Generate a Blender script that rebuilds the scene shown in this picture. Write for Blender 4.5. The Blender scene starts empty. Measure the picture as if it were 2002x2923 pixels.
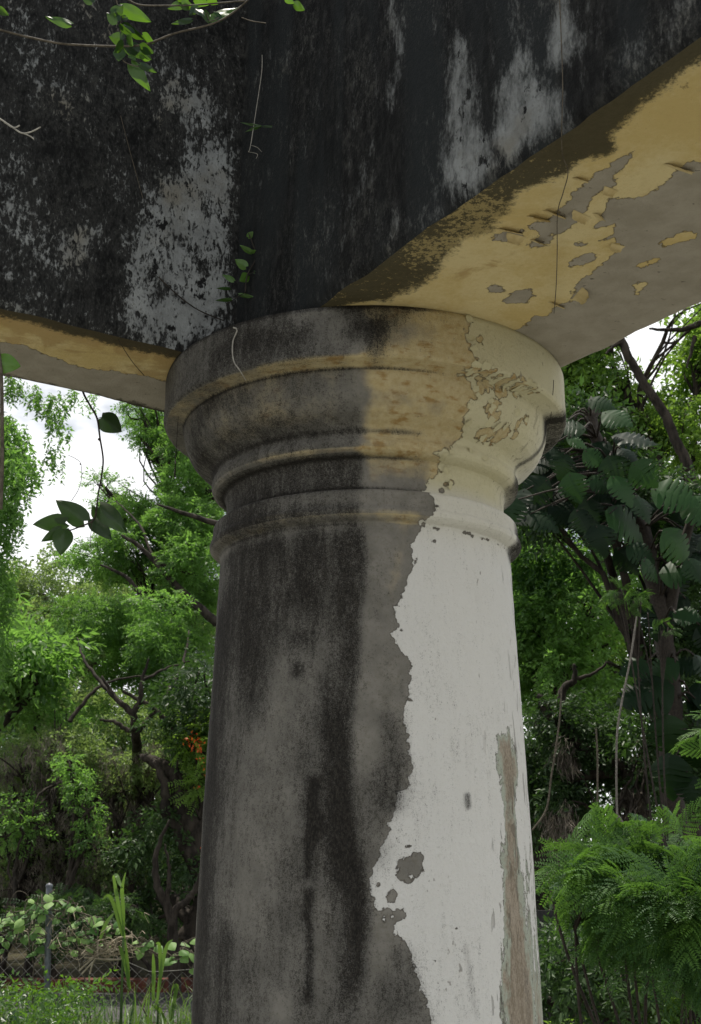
import bpy, math, random
import numpy as np
from mathutils import Vector
R_ = math.radians
rng = np.random.default_rng(7)
random.seed(7)
S = bpy.context.scene
# ------------------------------------------------------------------ camera
CAM_H = 1.6; PITCH = 16.1; F = 3248.0
cam = bpy.data.objects.new('camera', bpy.data.cameras.new('camera')); S.collection.objects.link(cam)
cam.location = (0, 0, CAM_H); cam.rotation_euler = (R_(90 + PITCH), 0, 0)
cd = cam.data; cd.sensor_fit = 'VERTICAL'; cd.sensor_height = 36; cd.sensor_width = 36; cd.lens = 40.0
cd.clip_start = .05; cd.clip_end = 2000
cd.dof.use_dof = True; cd.dof.focus_distance = 2.85; cd.dof.aperture_fstop = 14
S.camera = cam
# ------------------------------------------------------------------ light
SUN_EL, SUN_AZ = 74.0, -22.0            # high midday sun, ahead of the camera and a little left
W = bpy.data.worlds.new('World'); S.world = W; W.use_nodes = True
nt = W.node_tree; nt.nodes.clear()
def N(nt, typ, **k):
    n = nt.nodes.new(typ)
    for a, b in k.items(): setattr(n, a, b)
    return n
sky = N(nt, 'ShaderNodeTexSky', sky_type='NISHITA', sun_disc=False)
sky.sun_elevation = R_(SUN_EL); sky.sun_rotation = R_(SUN_AZ); sky.dust_density = 1.5
tc = N(nt, 'ShaderNodeTexCoord'); mp = N(nt, 'ShaderNodeMapping'); mp.inputs['Scale'].default_value = (1, 1, 2.2)
mp.inputs['Location'].default_value = (.35, .1, .0)
cn = N(nt, 'ShaderNodeTexNoise'); cn.inputs['Scale'].default_value = 2.6; cn.inputs['Detail'].default_value = 6; cn.inputs['Roughness'].default_value = .55
cr = N(nt, 'ShaderNodeMapRange'); cr.interpolation_type = 'SMOOTHSTEP'
cr.inputs['From Min'].default_value = .40; cr.inputs['From Max'].default_value = .50; cr.inputs['To Min'].default_value = .24
mx = N(nt, 'ShaderNodeMix', data_type='RGBA'); mx.inputs['B'].default_value = (18.5, 18.7, 18.9, 1)
bg = N(nt, 'ShaderNodeBackground'); bg.inputs['Strength'].default_value = .064
wo = N(nt, 'ShaderNodeOutputWorld')
L = nt.links.new
L(tc.outputs['Generated'], mp.inputs['Vector']); L(mp.outputs[0], cn.inputs['Vector']); L(cn.outputs['Fac'], cr.inputs['Value'])
sx = N(nt, 'ShaderNodeSeparateXYZ'); L(tc.outputs['Generated'], sx.inputs[0])      # clouds thin out towards the zenith
zr = N(nt, 'ShaderNodeMapRange'); zr.interpolation_type = 'SMOOTHSTEP'; zr.inputs['From Min'].default_value = .50; zr.inputs['From Max'].default_value = .80; zr.inputs['To Min'].default_value = 1; zr.inputs['To Max'].default_value = .12
cm = N(nt, 'ShaderNodeMath', operation='MULTIPLY'); L(sx.outputs['Z'], zr.inputs['Value']); L(cr.outputs[0], cm.inputs[0]); L(zr.outputs[0], cm.inputs[1])
L(cm.outputs[0], mx.inputs['Factor']); L(sky.outputs[0], mx.inputs['A']); L(mx.outputs['Result'], bg.inputs['Color']); L(bg.outputs[0], wo.inputs['Surface'])
sun = bpy.data.objects.new('sun', bpy.data.lights.new('sun', 'SUN')); S.collection.objects.link(sun)
sun.data.energy = 5.0; sun.data.angle = R_(.5); sun.data.color = (1, .94, .83)
sd = Vector((math.sin(R_(SUN_AZ)) * math.cos(R_(SUN_EL)), math.cos(R_(SUN_AZ)) * math.cos(R_(SUN_EL)), math.sin(R_(SUN_EL))))
sun.rotation_euler = sd.to_track_quat('Z', 'Y').to_euler(); sun.location = (0, 0, 30)
S.view_settings.view_transform = 'Standard'; S.view_settings.look = 'None'
S.view_settings.exposure = 0.12; S.view_settings.gamma = 1
# ------------------------------------------------------------------ helpers
_p = R_(PITCH); _c, _s = math.cos(_p), math.sin(_p)
def ray(x, y):
    a = (x - 1001) / F; b = (1461.5 - y) / F
    return np.array([a, _c - b * _s, _s + b * _c])
CAM = np.array([0, 0, CAM_H])
def at(x, y, Y):                                   # photo pixel -> world point at forward distance Y
    r = ray(x, y); return CAM + r * (Y / r[1])
def ppm(Y): return 3330.0 / Y                      # photo pixels per metre, roughly, at forward distance Y
def nrm(v): v = np.asarray(v, float); return v / (np.linalg.norm(v, axis=-1, keepdims=True) + 1e-12)

def mk(name, V, Fs, mat, parent=None, attrs=None, smooth=True, loc=None):
    """ONE mesh object from world-space vertices; Fs is a list of (n,3)/(n,4) int arrays"""
    if not isinstance(Fs, (list, tuple)): Fs = [Fs]
    V = np.asarray(V, np.float64).reshape(-1, 3)
    off = np.array(loc if loc is not None else (parent.matrix_world.translation if parent else (0, 0, 0)), float)
    if parent is not None: off = np.array(parent['_w'])
    if loc is not None and parent is None: off = np.array(loc, float)
    me = bpy.data.meshes.new(name)
    Fs = [np.asarray(f, np.int32) for f in Fs if len(f)]
    me.vertices.add(len(V)); me.vertices.foreach_set('co', (V - off).astype(np.float32).ravel())
    idx = np.concatenate([f.ravel() for f in Fs]); tot = np.concatenate([np.full(len(f), f.shape[1], np.int32) for f in Fs])
    me.loops.add(len(idx)); me.loops.foreach_set('vertex_index', idx)
    me.polygons.add(len(tot)); st = np.concatenate([[0], np.cumsum(tot)[:-1]]).astype(np.int32)
    me.polygons.foreach_set('loop_start', st); me.polygons.foreach_set('loop_total', tot)
    me.polygons.foreach_set('use_smooth', np.full(len(tot), smooth))
    me.update(calc_edges=True)
    for k, a in (attrs or {}).items():
        at_ = me.attributes.new(k, 'FLOAT', 'POINT'); at_.data.foreach_set('value', np.asarray(a, np.float32))
    me.materials.append(mat)
    o = bpy.data.objects.new(name, me); S.collection.objects.link(o)
    if parent is not None: o.parent = parent; o['_w'] = list(off)
    else: o.location = off; o['_w'] = list(off)
    return o
def tag(o, label, cat, group=None, kind=None):
    o['label'] = label; o['category'] = cat
    if group: o['group'] = group
    if kind: o['kind'] = kind
    return o
def struct(o): o['kind'] = 'structure'; return o
def thing(name, label, cat, loc, group=None):
    o = bpy.data.objects.new(name, None); S.collection.objects.link(o); o.location = loc; o.empty_display_size = .2
    o['_w'] = [float(v) for v in loc]
    return tag(o, label, cat, group)

_perm = rng.integers(0, 1 << 20, (4096,))
def _hash(i, j, k): return (_perm[(i + _perm[(j + _perm[k & 4095]) & 4095]) & 4095] % 10007) / 10007.0
def vnoise(P, sc=1.0, oct_=1):
    P = np.asarray(P, float) * sc; out = 0; amp = 1; tot = 0
    for _ in range(oct_):
        I = np.floor(P).astype(int); f = P - I; f = f * f * (3 - 2 * f)
        r = 0
        for dx in (0, 1):
            for dy in (0, 1):
                for dz in (0, 1):
                    w = (f[:, 0] if dx else 1 - f[:, 0]) * (f[:, 1] if dy else 1 - f[:, 1]) * (f[:, 2] if dz else 1 - f[:, 2])
                    r = r + w * _hash(I[:, 0] + dx, I[:, 1] + dy, I[:, 2] + dz)
        out = out + amp * r; tot += amp; amp *= .5; P = P * 2.03 + 17.3
    return out / tot

def seg_d(Q, A, B):
    ab = B - A; t = np.clip(((Q - A) @ ab) / (ab @ ab + 1e-12), 0, 1)
    return np.hypot(*(Q - (A + t[:, None] * ab)).T)
def sdf(Q, poly):                                   # signed distance, + inside
    poly = np.asarray(poly, float); d = np.full(len(Q), 1e9); ins = np.zeros(len(Q), bool)
    for i in range(len(poly)):
        A, B = poly[i], poly[(i + 1) % len(poly)]
        d = np.minimum(d, seg_d(Q, A, B))
        c = ((A[1] > Q[:, 1]) != (B[1] > Q[:, 1]))
        with np.errstate(divide='ignore', invalid='ignore'):
            xx = (B[0] - A[0]) * (Q[:, 1] - A[1]) / (B[1] - A[1]) + A[0]
        ins ^= c & (Q[:, 0] < xx)
    return np.where(ins, d, -d)
def stroke(Q, pts, w):                              # soft stroke 0..1 of half width w
    pts = np.asarray(pts, float); d = np.full(len(Q), 1e9)
    if len(pts) == 1: d = np.hypot(*(Q - pts[0]).T)
    for i in range(len(pts) - 1): d = np.minimum(d, seg_d(Q, pts[i], pts[i + 1]))
    return np.exp(-(d / w) ** 2)

def tubes(paths, sides=6):
    """paths: list of (points(n,3), radii(n)) -> V, quads"""
    VV = []; FF = []; b = 0
    for pts, rad in paths:
        pts = np.asarray(pts, float); rad = np.broadcast_to(np.asarray(rad, float), (len(pts),))
        T = nrm(np.gradient(pts, axis=0)); ref = np.array([.31, .87, .2]) if abs(T[0, 2]) > .7 else np.array([.05, .1, 1.])
        U = nrm(np.cross(T, ref)); Wv = np.cross(T, U)
        a = np.linspace(0, 2 * np.pi, sides, endpoint=False)
        ring = pts[:, None] + rad[:, None, None] * (np.cos(a)[None, :, None] * U[:, None] + np.sin(a)[None, :, None] * Wv[:, None])
        VV.append(ring.reshape(-1, 3)); n = len(pts)
        i = np.arange(n - 1)[:, None] * sides; j = np.arange(sides)[None]; k = (j + 1) % sides
        FF.append(np.stack([i + j, i + k, i + sides + k, i + sides + j], -1).reshape(-1, 4) + b)
        VV.append(pts[-1:] + T[-1:] * rad[-1] * .5); e = b + n * sides
        jj = np.arange(sides); l = b + (n - 1) * sides
        FF.append(np.stack([l + jj, l + (jj + 1) % sides, np.full(sides, e), np.full(sides, e)], -1)[:, :4])
        b = e + 1
    V = np.concatenate(VV); q = [f for f in FF]
    quads = np.concatenate([f for f in q if len(np.unique(f[0])) == 4] or [np.zeros((0, 4), int)])
    tris = np.concatenate([f[:, :3] for f in q if len(np.unique(f[0])) == 3] or [np.zeros((0, 3), int)])
    return V, [quads, tris]
def smooth_path(pts, n=16, wob=0.0, seed=0):
    pts = np.asarray(pts, float); m = len(pts)
    t = np.linspace(0, m - 1, n); out = []
    for x in t:
        i = min(int(x), m - 2); f = x - i
        p0, p1, p2, p3 = pts[max(i - 1, 0)], pts[i], pts[i + 1], pts[min(i + 2, m - 1)]
        out.append(.5 * (2 * p1 + (p2 - p0) * f + (2 * p0 - 5 * p1 + 4 * p2 - p3) * f * f + (3 * p1 - p0 - 3 * p2 + p3) * f ** 3))
    out = np.array(out)
    if wob:
        r = np.random.default_rng(seed); out[1:-1] += r.normal(0, wob, (n - 2, 3))
    return out
# ------------------------------------------------------------------ materials
class G:                                            # tiny node-graph helper
    def __init__(s, name):
        s.m = bpy.data.materials.new(name); s.m.use_nodes = True; s.t = s.m.node_tree; s.t.nodes.clear()
        s.out = N(s.t, 'ShaderNodeOutputMaterial'); s.tc = N(s.t, 'ShaderNodeTexCoord').outputs['Object']
    def put(s, sock, v):
        if isinstance(v, bpy.types.NodeSocket): s.t.links.new(v, sock)
        else: sock.default_value = v
    def attr(s, n): return N(s.t, 'ShaderNodeAttribute', attribute_name=n).outputs['Fac']
    def map(s, sc, loc=(0, 0, 0)):
        m = N(s.t, 'ShaderNodeMapping'); s.t.links.new(s.tc, m.inputs['Vector']); m.inputs['Scale'].default_value = sc; m.inputs['Location'].default_value = loc
        return m.outputs[0]
    def noise(s, sc, det=4, rough=.55, vec=None, dist=0.0):
        n = N(s.t, 'ShaderNodeTexNoise'); n.inputs['Scale'].default_value = sc; n.inputs['Detail'].default_value = det
        n.inputs['Roughness'].default_value = rough; n.inputs['Distortion'].default_value = dist
        s.t.links.new(vec if vec is not None else s.tc, n.inputs['Vector']); return n.outputs['Fac']
    def vor(s, sc, vec=None, feature='F1'):
        n = N(s.t, 'ShaderNodeTexVoronoi', feature=feature); n.inputs['Scale'].default_value = sc
        s.t.links.new(vec if vec is not None else s.tc, n.inputs['Vector']); return n.outputs['Distance']
    def mt(s, op, a, b=0.0, c=0.0):
        n = N(s.t, 'ShaderNodeMath', operation=op); s.put(n.inputs[0], a); s.put(n.inputs[1], b); s.put(n.inputs[2], c); return n.outputs[0]
    def add(s, *v):
        r = v[0]
        for x in v[1:]: r = s.mt('ADD', r, x)
        return r
    def mul(s, a, b): return s.mt('MULTIPLY', a, b)
    def cen(s, a, k): return s.mul(s.mt('SUBTRACT', a, .5), k)
    def step(s, v, lo, hi, a=0.0, b=1.0):
        n = N(s.t, 'ShaderNodeMapRange', interpolation_type='SMOOTHSTEP'); s.put(n.inputs['Value'], v)
        n.inputs['From Min'].default_value = lo; n.inputs['From Max'].default_value = hi; n.inputs['To Min'].default_value = a; n.inputs['To Max'].default_value = b
        return n.outputs[0]
    def mix(s, f, a, b):
        n = N(s.t, 'ShaderNodeMix', data_type='RGBA'); s.put(n.inputs['Factor'], f)
        for sock, v in ((n.inputs['A'], a), (n.inputs['B'], b)): s.put(sock, v if isinstance(v, bpy.types.NodeSocket) else (*v, 1))
        return n.outputs['Result']
    def bump(s, h, dist, st=1.0):
        n = N(s.t, 'ShaderNodeBump'); n.inputs['Strength'].default_value = st; n.inputs['Distance'].default_value = dist; s.put(n.inputs['Height'], h); return n.outputs[0]
    def bsdf(s, col, rough=.8, normal=None, spec=.3):
        b = N(s.t, 'ShaderNodeBsdfPrincipled'); s.put(b.inputs['Base Color'], col if isinstance(col, bpy.types.NodeSocket) else (*col, 1)); s.put(b.inputs['Roughness'], rough)
        b.inputs['Specular IOR Level'].default_value = spec
        if normal is not None: s.t.links.new(normal, b.inputs['Normal'])
        return b.outputs[0]
    def done(s, sh): s.t.links.new(sh, s.out.inputs['Surface']); return s.m

def leaf_mat(name, c1, c2, trans=(.22, .42, .05), tr=.35, rough=.42, spec=.5):
    g = G(name); t = g.attr('tone'); n = g.noise(1.3, 2)
    f = g.step(g.add(t, g.cen(n, .5)), 0, 1)
    col = g.mix(f, c1, c2)
    b = g.bsdf(col, rough, spec=spec)
    tl = N(g.t, 'ShaderNodeBsdfTranslucent'); tm = g.mix(f, tuple(.6 * x for x in trans), trans); g.t.links.new(tm, tl.inputs['Color'])
    ms = N(g.t, 'ShaderNodeMixShader'); ms.inputs[0].default_value = tr
    g.t.links.new(b, ms.inputs[1]); g.t.links.new(tl.outputs[0], ms.inputs[2])
    return g.done(ms.outputs[0])
def bark_mat(name, c1, c2, sc=14):
    g = G(name); v = g.map((1, 1, .35)); n = g.noise(sc, 6, .65, v)
    return g.done(g.bsdf(g.mix(g.step(n, .35, .65), c1, c2), .9, g.bump(n, .02), .2))
def plain_mat(name, c1, c2, sc=20, rough=.8, spec=.3, bump=.002):
    g = G(name); n = g.noise(sc, 5, .6)
    return g.done(g.bsdf(g.mix(g.step(n, .3, .7), c1, c2), rough, g.bump(n, bump), spec))

# plaster of the column: fields a_* are painted per vertex (metres or 0..1), the fine edge comes from noise
def column_mat():
    g = G('column_plaster')
    st = g.map((1, 1, .22)); st2 = g.map((1, 1, .45), (3, 1, 7))
    nf = g.noise(60, 6, .7); nm = g.noise(14, 5, .6); nl = g.noise(4, 4, .55)
    nst = g.noise(34, 6, .7, st); sp = g.noise(210, 3, .8, st2); sp2 = g.noise(95, 4, .75, st2)
    edge = g.add(g.cen(nf, .030), g.cen(nm, .016), g.cen(g.vor(55), .014))
    base = g.mix(g.step(nm, .3, .7), (.165, .157, .138), (.235, .222, .195))
    base = g.mix(g.step(nf, .45, .75), base, (.16, .15, .125))
    yel = g.step(g.add(g.attr('a_yel'), g.cen(nm, .9), g.cen(nl, .6)), .25, .85)
    yc = g.mix(g.step(nf, .3, .65), (.42, .335, .17), (.50, .42, .25))
    yc = g.mix(g.step(g.noise(22, 5, .6, g.map((1, 1, 2.2), (5, 0, 0))), .52, .7), yc, (.32, .21, .08))
    c = g.mix(yel, base, yc)
    pa = g.add(g.attr('a_paint'), edge)
    pm = g.step(pa, -.0012, .0012)
    dirt = g.step(g.add(g.cen(g.noise(30, 5, .7, st), .7), g.cen(nl, .7)), -.05, .9)
    wc = g.mix(g.mul(dirt, .65), (.64, .632, .60), (.46, .452, .42))
    wc = g.mix(g.step(g.attr('a_cream'), 0, 1), wc, g.mix(dirt, (.53, .49, .315), (.40, .37, .23)))
    wc = g.mix(g.step(sp2, .74, .80), wc, (.30, .28, .24))
    c = g.mix(pm, c, wc)
    # thin dark line along the broken paint edge
    c = g.mix(g.mul(g.mul(g.step(pa, -.004, -.0006), g.step(pa, .0014, .0006)), .45), c, (.13, .11, .085))
    ta = g.add(g.attr('a_tan'), g.cen(nst, .10), g.cen(nf, .05), g.cen(g.vor(60, st2), .012))
    tm = g.step(ta, -.0012, .0012)
    tcx = g.mix(g.step(g.add(ta, g.cen(nm, .03)), .004, .028), (.37, .40, .33), g.mix(g.step(g.add(nst, g.cen(sp, .8)), .35, .65), (.20, .165, .12), (.36, .31, .245)))
    c = g.mix(tm, c, tcx)
    c = g.mix(g.mul(g.step(ta, -.004, -.0005), g.step(ta, .0012, .0004)), c, (.17, .15, .12))
    film = g.step(g.add(g.attr('a_dark'), g.cen(nl, .3)), .06, .50)
    c = g.mix(g.mul(film, .62), c, g.mix(g.step(nm, .3, .7), (.062, .061, .056), (.092, .090, .083)))
    # mildew
    dk = g.add(g.attr('a_dark'), g.cen(nst, 1.1), g.cen(sp, .75), g.cen(sp2, .6), g.cen(nl, .5), g.cen(g.noise(380, 2, .6), 1.4), g.cen(g.noise(120, 3, .7), .8))
    dm = g.step(g.mt('MINIMUM', dk, 1.4), .13, .90)
    dcol = g.mix(g.step(sp, .4, .7), (.010, .009, .008), (.042, .038, .032))
    c = g.mix(g.mul(dm, .95), c, dcol)
    # hairline cracks and pits
    crm = g.mul(g.mul(g.step(g.noise(48, 4, .6, g.map((1, 1, .20), (8, 3, 1)), .3), .60, .63), g.step(g.mt('ABSOLUTE', g.attr('a_tan')), .075, .01)), pm)
    c = g.mix(g.mul(crm, .55), c, (.12, .105, .085))
    pit = g.mul(g.step(g.noise(36, 3, .5, g.map((1, 1, .6), (3, 9, 4))), .70, .73), pm); c = g.mix(g.mul(pit, .6), c, (.16, .145, .12))
    h = g.add(g.mul(nf, .5), g.mul(sp, .14), g.mul(pm, .55), g.mul(tm, -.5), g.mul(crm, -.5), g.mul(nm, .7))
    return g.done(g.bsdf(c, .9, g.bump(h, .0100), .12))

def beam_mat():
    g = G('beam_plaster')
    st = g.map((1, 1, .30)); st2 = g.map((1, 1, .5), (3, 1, 7))
    nf = g.noise(70, 6, .7); nm = g.noise(13, 5, .62); nl = g.noise(4, 4, .55)
    iso = g.attr('a_iso'); nst = g.add(g.mul(g.noise(30, 7, .72, st), g.mt('SUBTRACT', 1.0, iso)), g.mul(g.noise(24, 7, .72, g.map((1, 1, .7))), iso)); sp = g.noise(190, 3, .8, st2); blob = g.noise(38, 5, .62, st2, .6)
    # vertical faces
    pv = g.add(g.attr('a_pale'), g.cen(nst, 1.3), g.cen(blob, 1.2), g.cen(nl, .8), g.cen(sp, .5), g.mul(g.cen(g.noise(95, 4, .7, st2, .4), 1.3), g.add(iso, .45)))
    pm = g.add(g.mul(g.step(pv, .40, .72), iso), g.mul(g.step(pv, .22, 1.0), g.mt('SUBTRACT', 1.0, iso)))
    mid = g.step(pv, -.15, .48); pale = g.mix(g.step(nm, .3, .7), (.215, .225, .222), (.33, .345, .34))
    pale = g.mix(g.step(g.add(nf, g.cen(sp, .6)), .55, .8), pale, (.15, .148, .135))
    pale = g.mix(g.step(nl, .5, .72), pale, (.22, .205, .165))
    dark = g.mix(g.step(g.noise(48, 5, .7, st), .42, .72), (.006, .0065, .0065), (.028, .028, .027))
    dark = g.mix(g.mul(g.step(g.noise(34, 6, .75, g.map((1, 1, .75), (9, 2, 1))), .50, .66), g.step(nl, .40, .56)), dark, (.060, .060, .054))
    dark = g.mix(g.mul(g.step(g.noise(85, 5, .75, st2), .54, .66), g.add(.3, g.mul(iso, .7))), dark, (.007, .007, .007))
    dark = g.mix(g.mul(g.mt('SUBTRACT', 1.0, iso), g.step(g.noise(7, 4, .5, g.map((1, 1, .12), (2, 2, 2))), .42, .66)), dark, (.020, .0235, .0245))
    dark = g.mix(g.mul(g.step(sp, .55, .75), g.step(nl, .4, .65)), dark, (.10, .10, .092))
    pale = g.mix(g.step(g.noise(24, 6, .66, g.map((1, 1, .6), (4, 4, 4))), .585, .635), pale, (.012, .012, .012))
    dark = g.mix(g.mul(g.mul(mid, .75), g.add(.35, g.mul(iso, .65))), dark, g.mix(g.step(sp, .4, .7), (.032, .033, .032), (.062, .062, .058)))
    face = g.mix(pm, dark, pale)
    # underside
    yc = g.mix(g.step(g.add(nl, g.cen(nf, .4)), .35, .65), (.56, .43, .185), (.66, .55, .30))
    stn = g.step(g.add(g.attr('a_stain'), g.cen(nm, .9), g.cen(nl, 1.1), g.cen(g.noise(9, 5, .6, g.map((1, 1, 1), (5, 1, 2)), 1.2), 1.0)), .34, .62)
    yc = g.mix(g.mul(stn, .75), yc, (.40, .27, .11))
    yc = g.mix(g.step(sp, .62, .74), yc, (.36, .27, .12))
    pe = g.add(g.attr('a_peel'), g.cen(nf, .030), g.cen(nm, .022), g.cen(g.vor(45), .014))
    pk = g.step(pe, -.0012, .0012)
    grey = g.mix(g.step(nm, .3, .7), (.30, .27, .215), (.37, .335, .275))
    grey = g.mix(g.mul(g.step(g.noise(26, 5, .6, g.map((1, 2.2, 1), (2, 7, 1))), .665, .69), .8), grey, (.08, .065, .05))
    sof = g.mix(pk, yc, grey)
    sof = g.mix(g.mul(g.mul(g.step(pe, -.004, -.0006), g.step(pe, .0016, .0006)), .5), sof, (.14, .10, .055))
    ed = g.add(g.attr('a_edge'), g.cen(nm, .09), g.cen(nf, .06), g.cen(sp, .03))
    em = g.step(ed, -.010, .016)
    eb = g.step(g.add(g.cen(g.noise(60, 6, .75), 2.6), g.cen(sp, .8), g.attr('a_mott'), g.cen(nm, .6)), .25, .5)
    ec = g.mix(eb, g.mix(nf, (.018, .0175, .012), (.055, .050, .031)), (.30, .24, .11))
    sof = g.mix(g.mul(em, .93), sof, ec)
    c = g.mix(g.attr('a_sof'), face, sof)
    h = g.add(g.mul(nf, .9), g.mul(sp, .4), g.mul(pm, .5), g.mul(nm, .8), g.mul(g.mul(pk, g.attr('a_sof')), -1.1))
    return g.done(g.bsdf(c, .88, g.bump(h, .005), .2))

M = {}
M['column'] = column_mat(); M['beam'] = beam_mat()
M['bark'] = bark_mat('dark_bark', (.018, .015, .012), (.06, .05, .04))
M['bark2'] = bark_mat('grey_bark', (.06, .052, .042), (.14, .12, .10))
M['leaf_a'] = leaf_mat('feathery_leaf', (.030, .082, .026), (.12, .22, .06), (.30, .60, .09), .45, .5, .35)
M['leaf_b'] = leaf_mat('pale_leaf', (.065, .11, .045), (.20, .28, .10), (.38, .56, .13), .44, .5, .35)
M['leaf_c'] = leaf_mat('bright_leaf', (.042, .10, .022), (.15, .25, .045), (.36, .62, .07), .42, .5, .35)
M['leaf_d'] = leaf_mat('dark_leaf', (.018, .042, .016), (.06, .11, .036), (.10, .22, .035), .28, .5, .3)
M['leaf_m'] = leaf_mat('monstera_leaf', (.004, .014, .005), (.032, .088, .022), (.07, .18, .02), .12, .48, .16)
M['leaf_f'] = leaf_mat('fern_leaf', (.024, .075, .024), (.10, .20, .045), (.20, .42, .05), .32, .55, .3)
M['leaf_v'] = leaf_mat('vine_leaf', (.014, .042, .016), (.09, .19, .035), (.22, .46, .03), .36, .38, .5)
M['leaf_h'] = leaf_mat('hanging_vine_leaf', (.014, .034, .012), (.04, .09, .018), (.05, .13, .01), .22)
M['leaf_y'] = leaf_mat('fence_vine_leaf', (.07, .17, .045), (.29, .45, .15), (.30, .55, .10), .38, .55, .3)
M['grass'] = leaf_mat('grass_blade', (.03, .075, .02), (.11, .20, .045), (.24, .42, .06), .32)
M['dead'] = leaf_mat('dead_foliage', (.08, .07, .058), (.32, .285, .235), (.24, .21, .16), .25, .9, .1)
M['flower'] = leaf_mat('orange_flower', (.65, .08, .02), (.80, .20, .03), (.8, .15, .02), .3)
M['stem'] = plain_mat('vine_stem', (.06, .05, .035), (.14, .12, .09), 60)
M['stem_dk'] = plain_mat('dark_vine_stem', (.02, .016, .013), (.05, .04, .03), 60)
M['root'] = plain_mat('rootlet', (.25, .24, .21), (.42, .40, .35), 80)
M['root_dk'] = plain_mat('aerial_root_bark', (.11, .10, .085), (.24, .22, .19), 80)
M['galv'] = plain_mat('galvanized_steel', (.07, .08, .09), (.14, .155, .17), 40, .5, .5)
M['wire'] = plain_mat('fence_wire', (.08, .08, .075), (.17, .165, .15), 40, .6, .4)
M['straw'] = plain_mat('dry_straw', (.22, .18, .12), (.46, .40, .30), 30)
M['flake'] = plain_mat('peeled_paint', (.44, .34, .16), (.56, .46, .25), 30)

# ------------------------------------------------------------------ column
AX = np.array([.0425, 3.2])
PROF = [(0, .60), (.10, .60), (.105, .545), (.16, .555), (.20, .535), (.22, .49), (.25, .475), (.7, .467), (1.153, .4515), (1.5, .445), (1.69, .4395), (2.0, .4285), (2.366, .4155),
        (2.372, .4165), (2.3785, .4195), (2.3815, .427), (2.387, .438), (2.394, .4455), (2.402, .4475), (2.409, .4462), (2.413, .4425), (2.418, .4415), (2.452, .4385), (2.4565, .4365), (2.4600, .432), (2.4625, .409), (2.470, .4035), (2.50, .4025), (2.53, .403), (2.545, .4065), (2.552, .412),
        (2.556, .424), (2.559, .434), (2.565, .4425), (2.573, .4465), (2.582, .4475), (2.590, .446), (2.596, .4425), (2.604, .441), (2.611, .4435), (2.618, .447), (2.626, .455), (2.6345, .470), (2.648, .492), (2.668, .510), (2.69, .522), (2.715, .5305), (2.735, .534), (2.7515, .536),
        (2.7555, .5405), (2.7575, .583), (2.7615, .590), (2.768, .5925), (2.83, .5915), (2.888, .5925), (2.896, .590), (2.8975, .585)]
PZ = np.array([p[0] for p in PROF]); PR = np.array([p[1] for p in PROF])
ZB = 2.898
def rad(z): return np.interp(z, PZ, PR)
def col_tz(x, y):                                   # photo pixel -> (unrolled angle metres, z) on the column
    r = ray(x, y); t = np.linspace(2.2, 3.4, 4000) / r[1]
    P = CAM + r * t[:, None]; d = np.hypot(P[:, 0] - AX[0], P[:, 1] - AX[1])
    hit = np.nonzero(d <= rad(P[:, 2]))[0]
    i = hit[0] if len(hit) else int(np.argmin(d - rad(P[:, 2])))
    return np.array([.43 * math.atan2(P[i, 0] - AX[0], -(P[i, 1] - AX[1])), P[i, 2]])
def cp(*pts): return np.array([col_tz(x, y) for x, y in pts])
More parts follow.
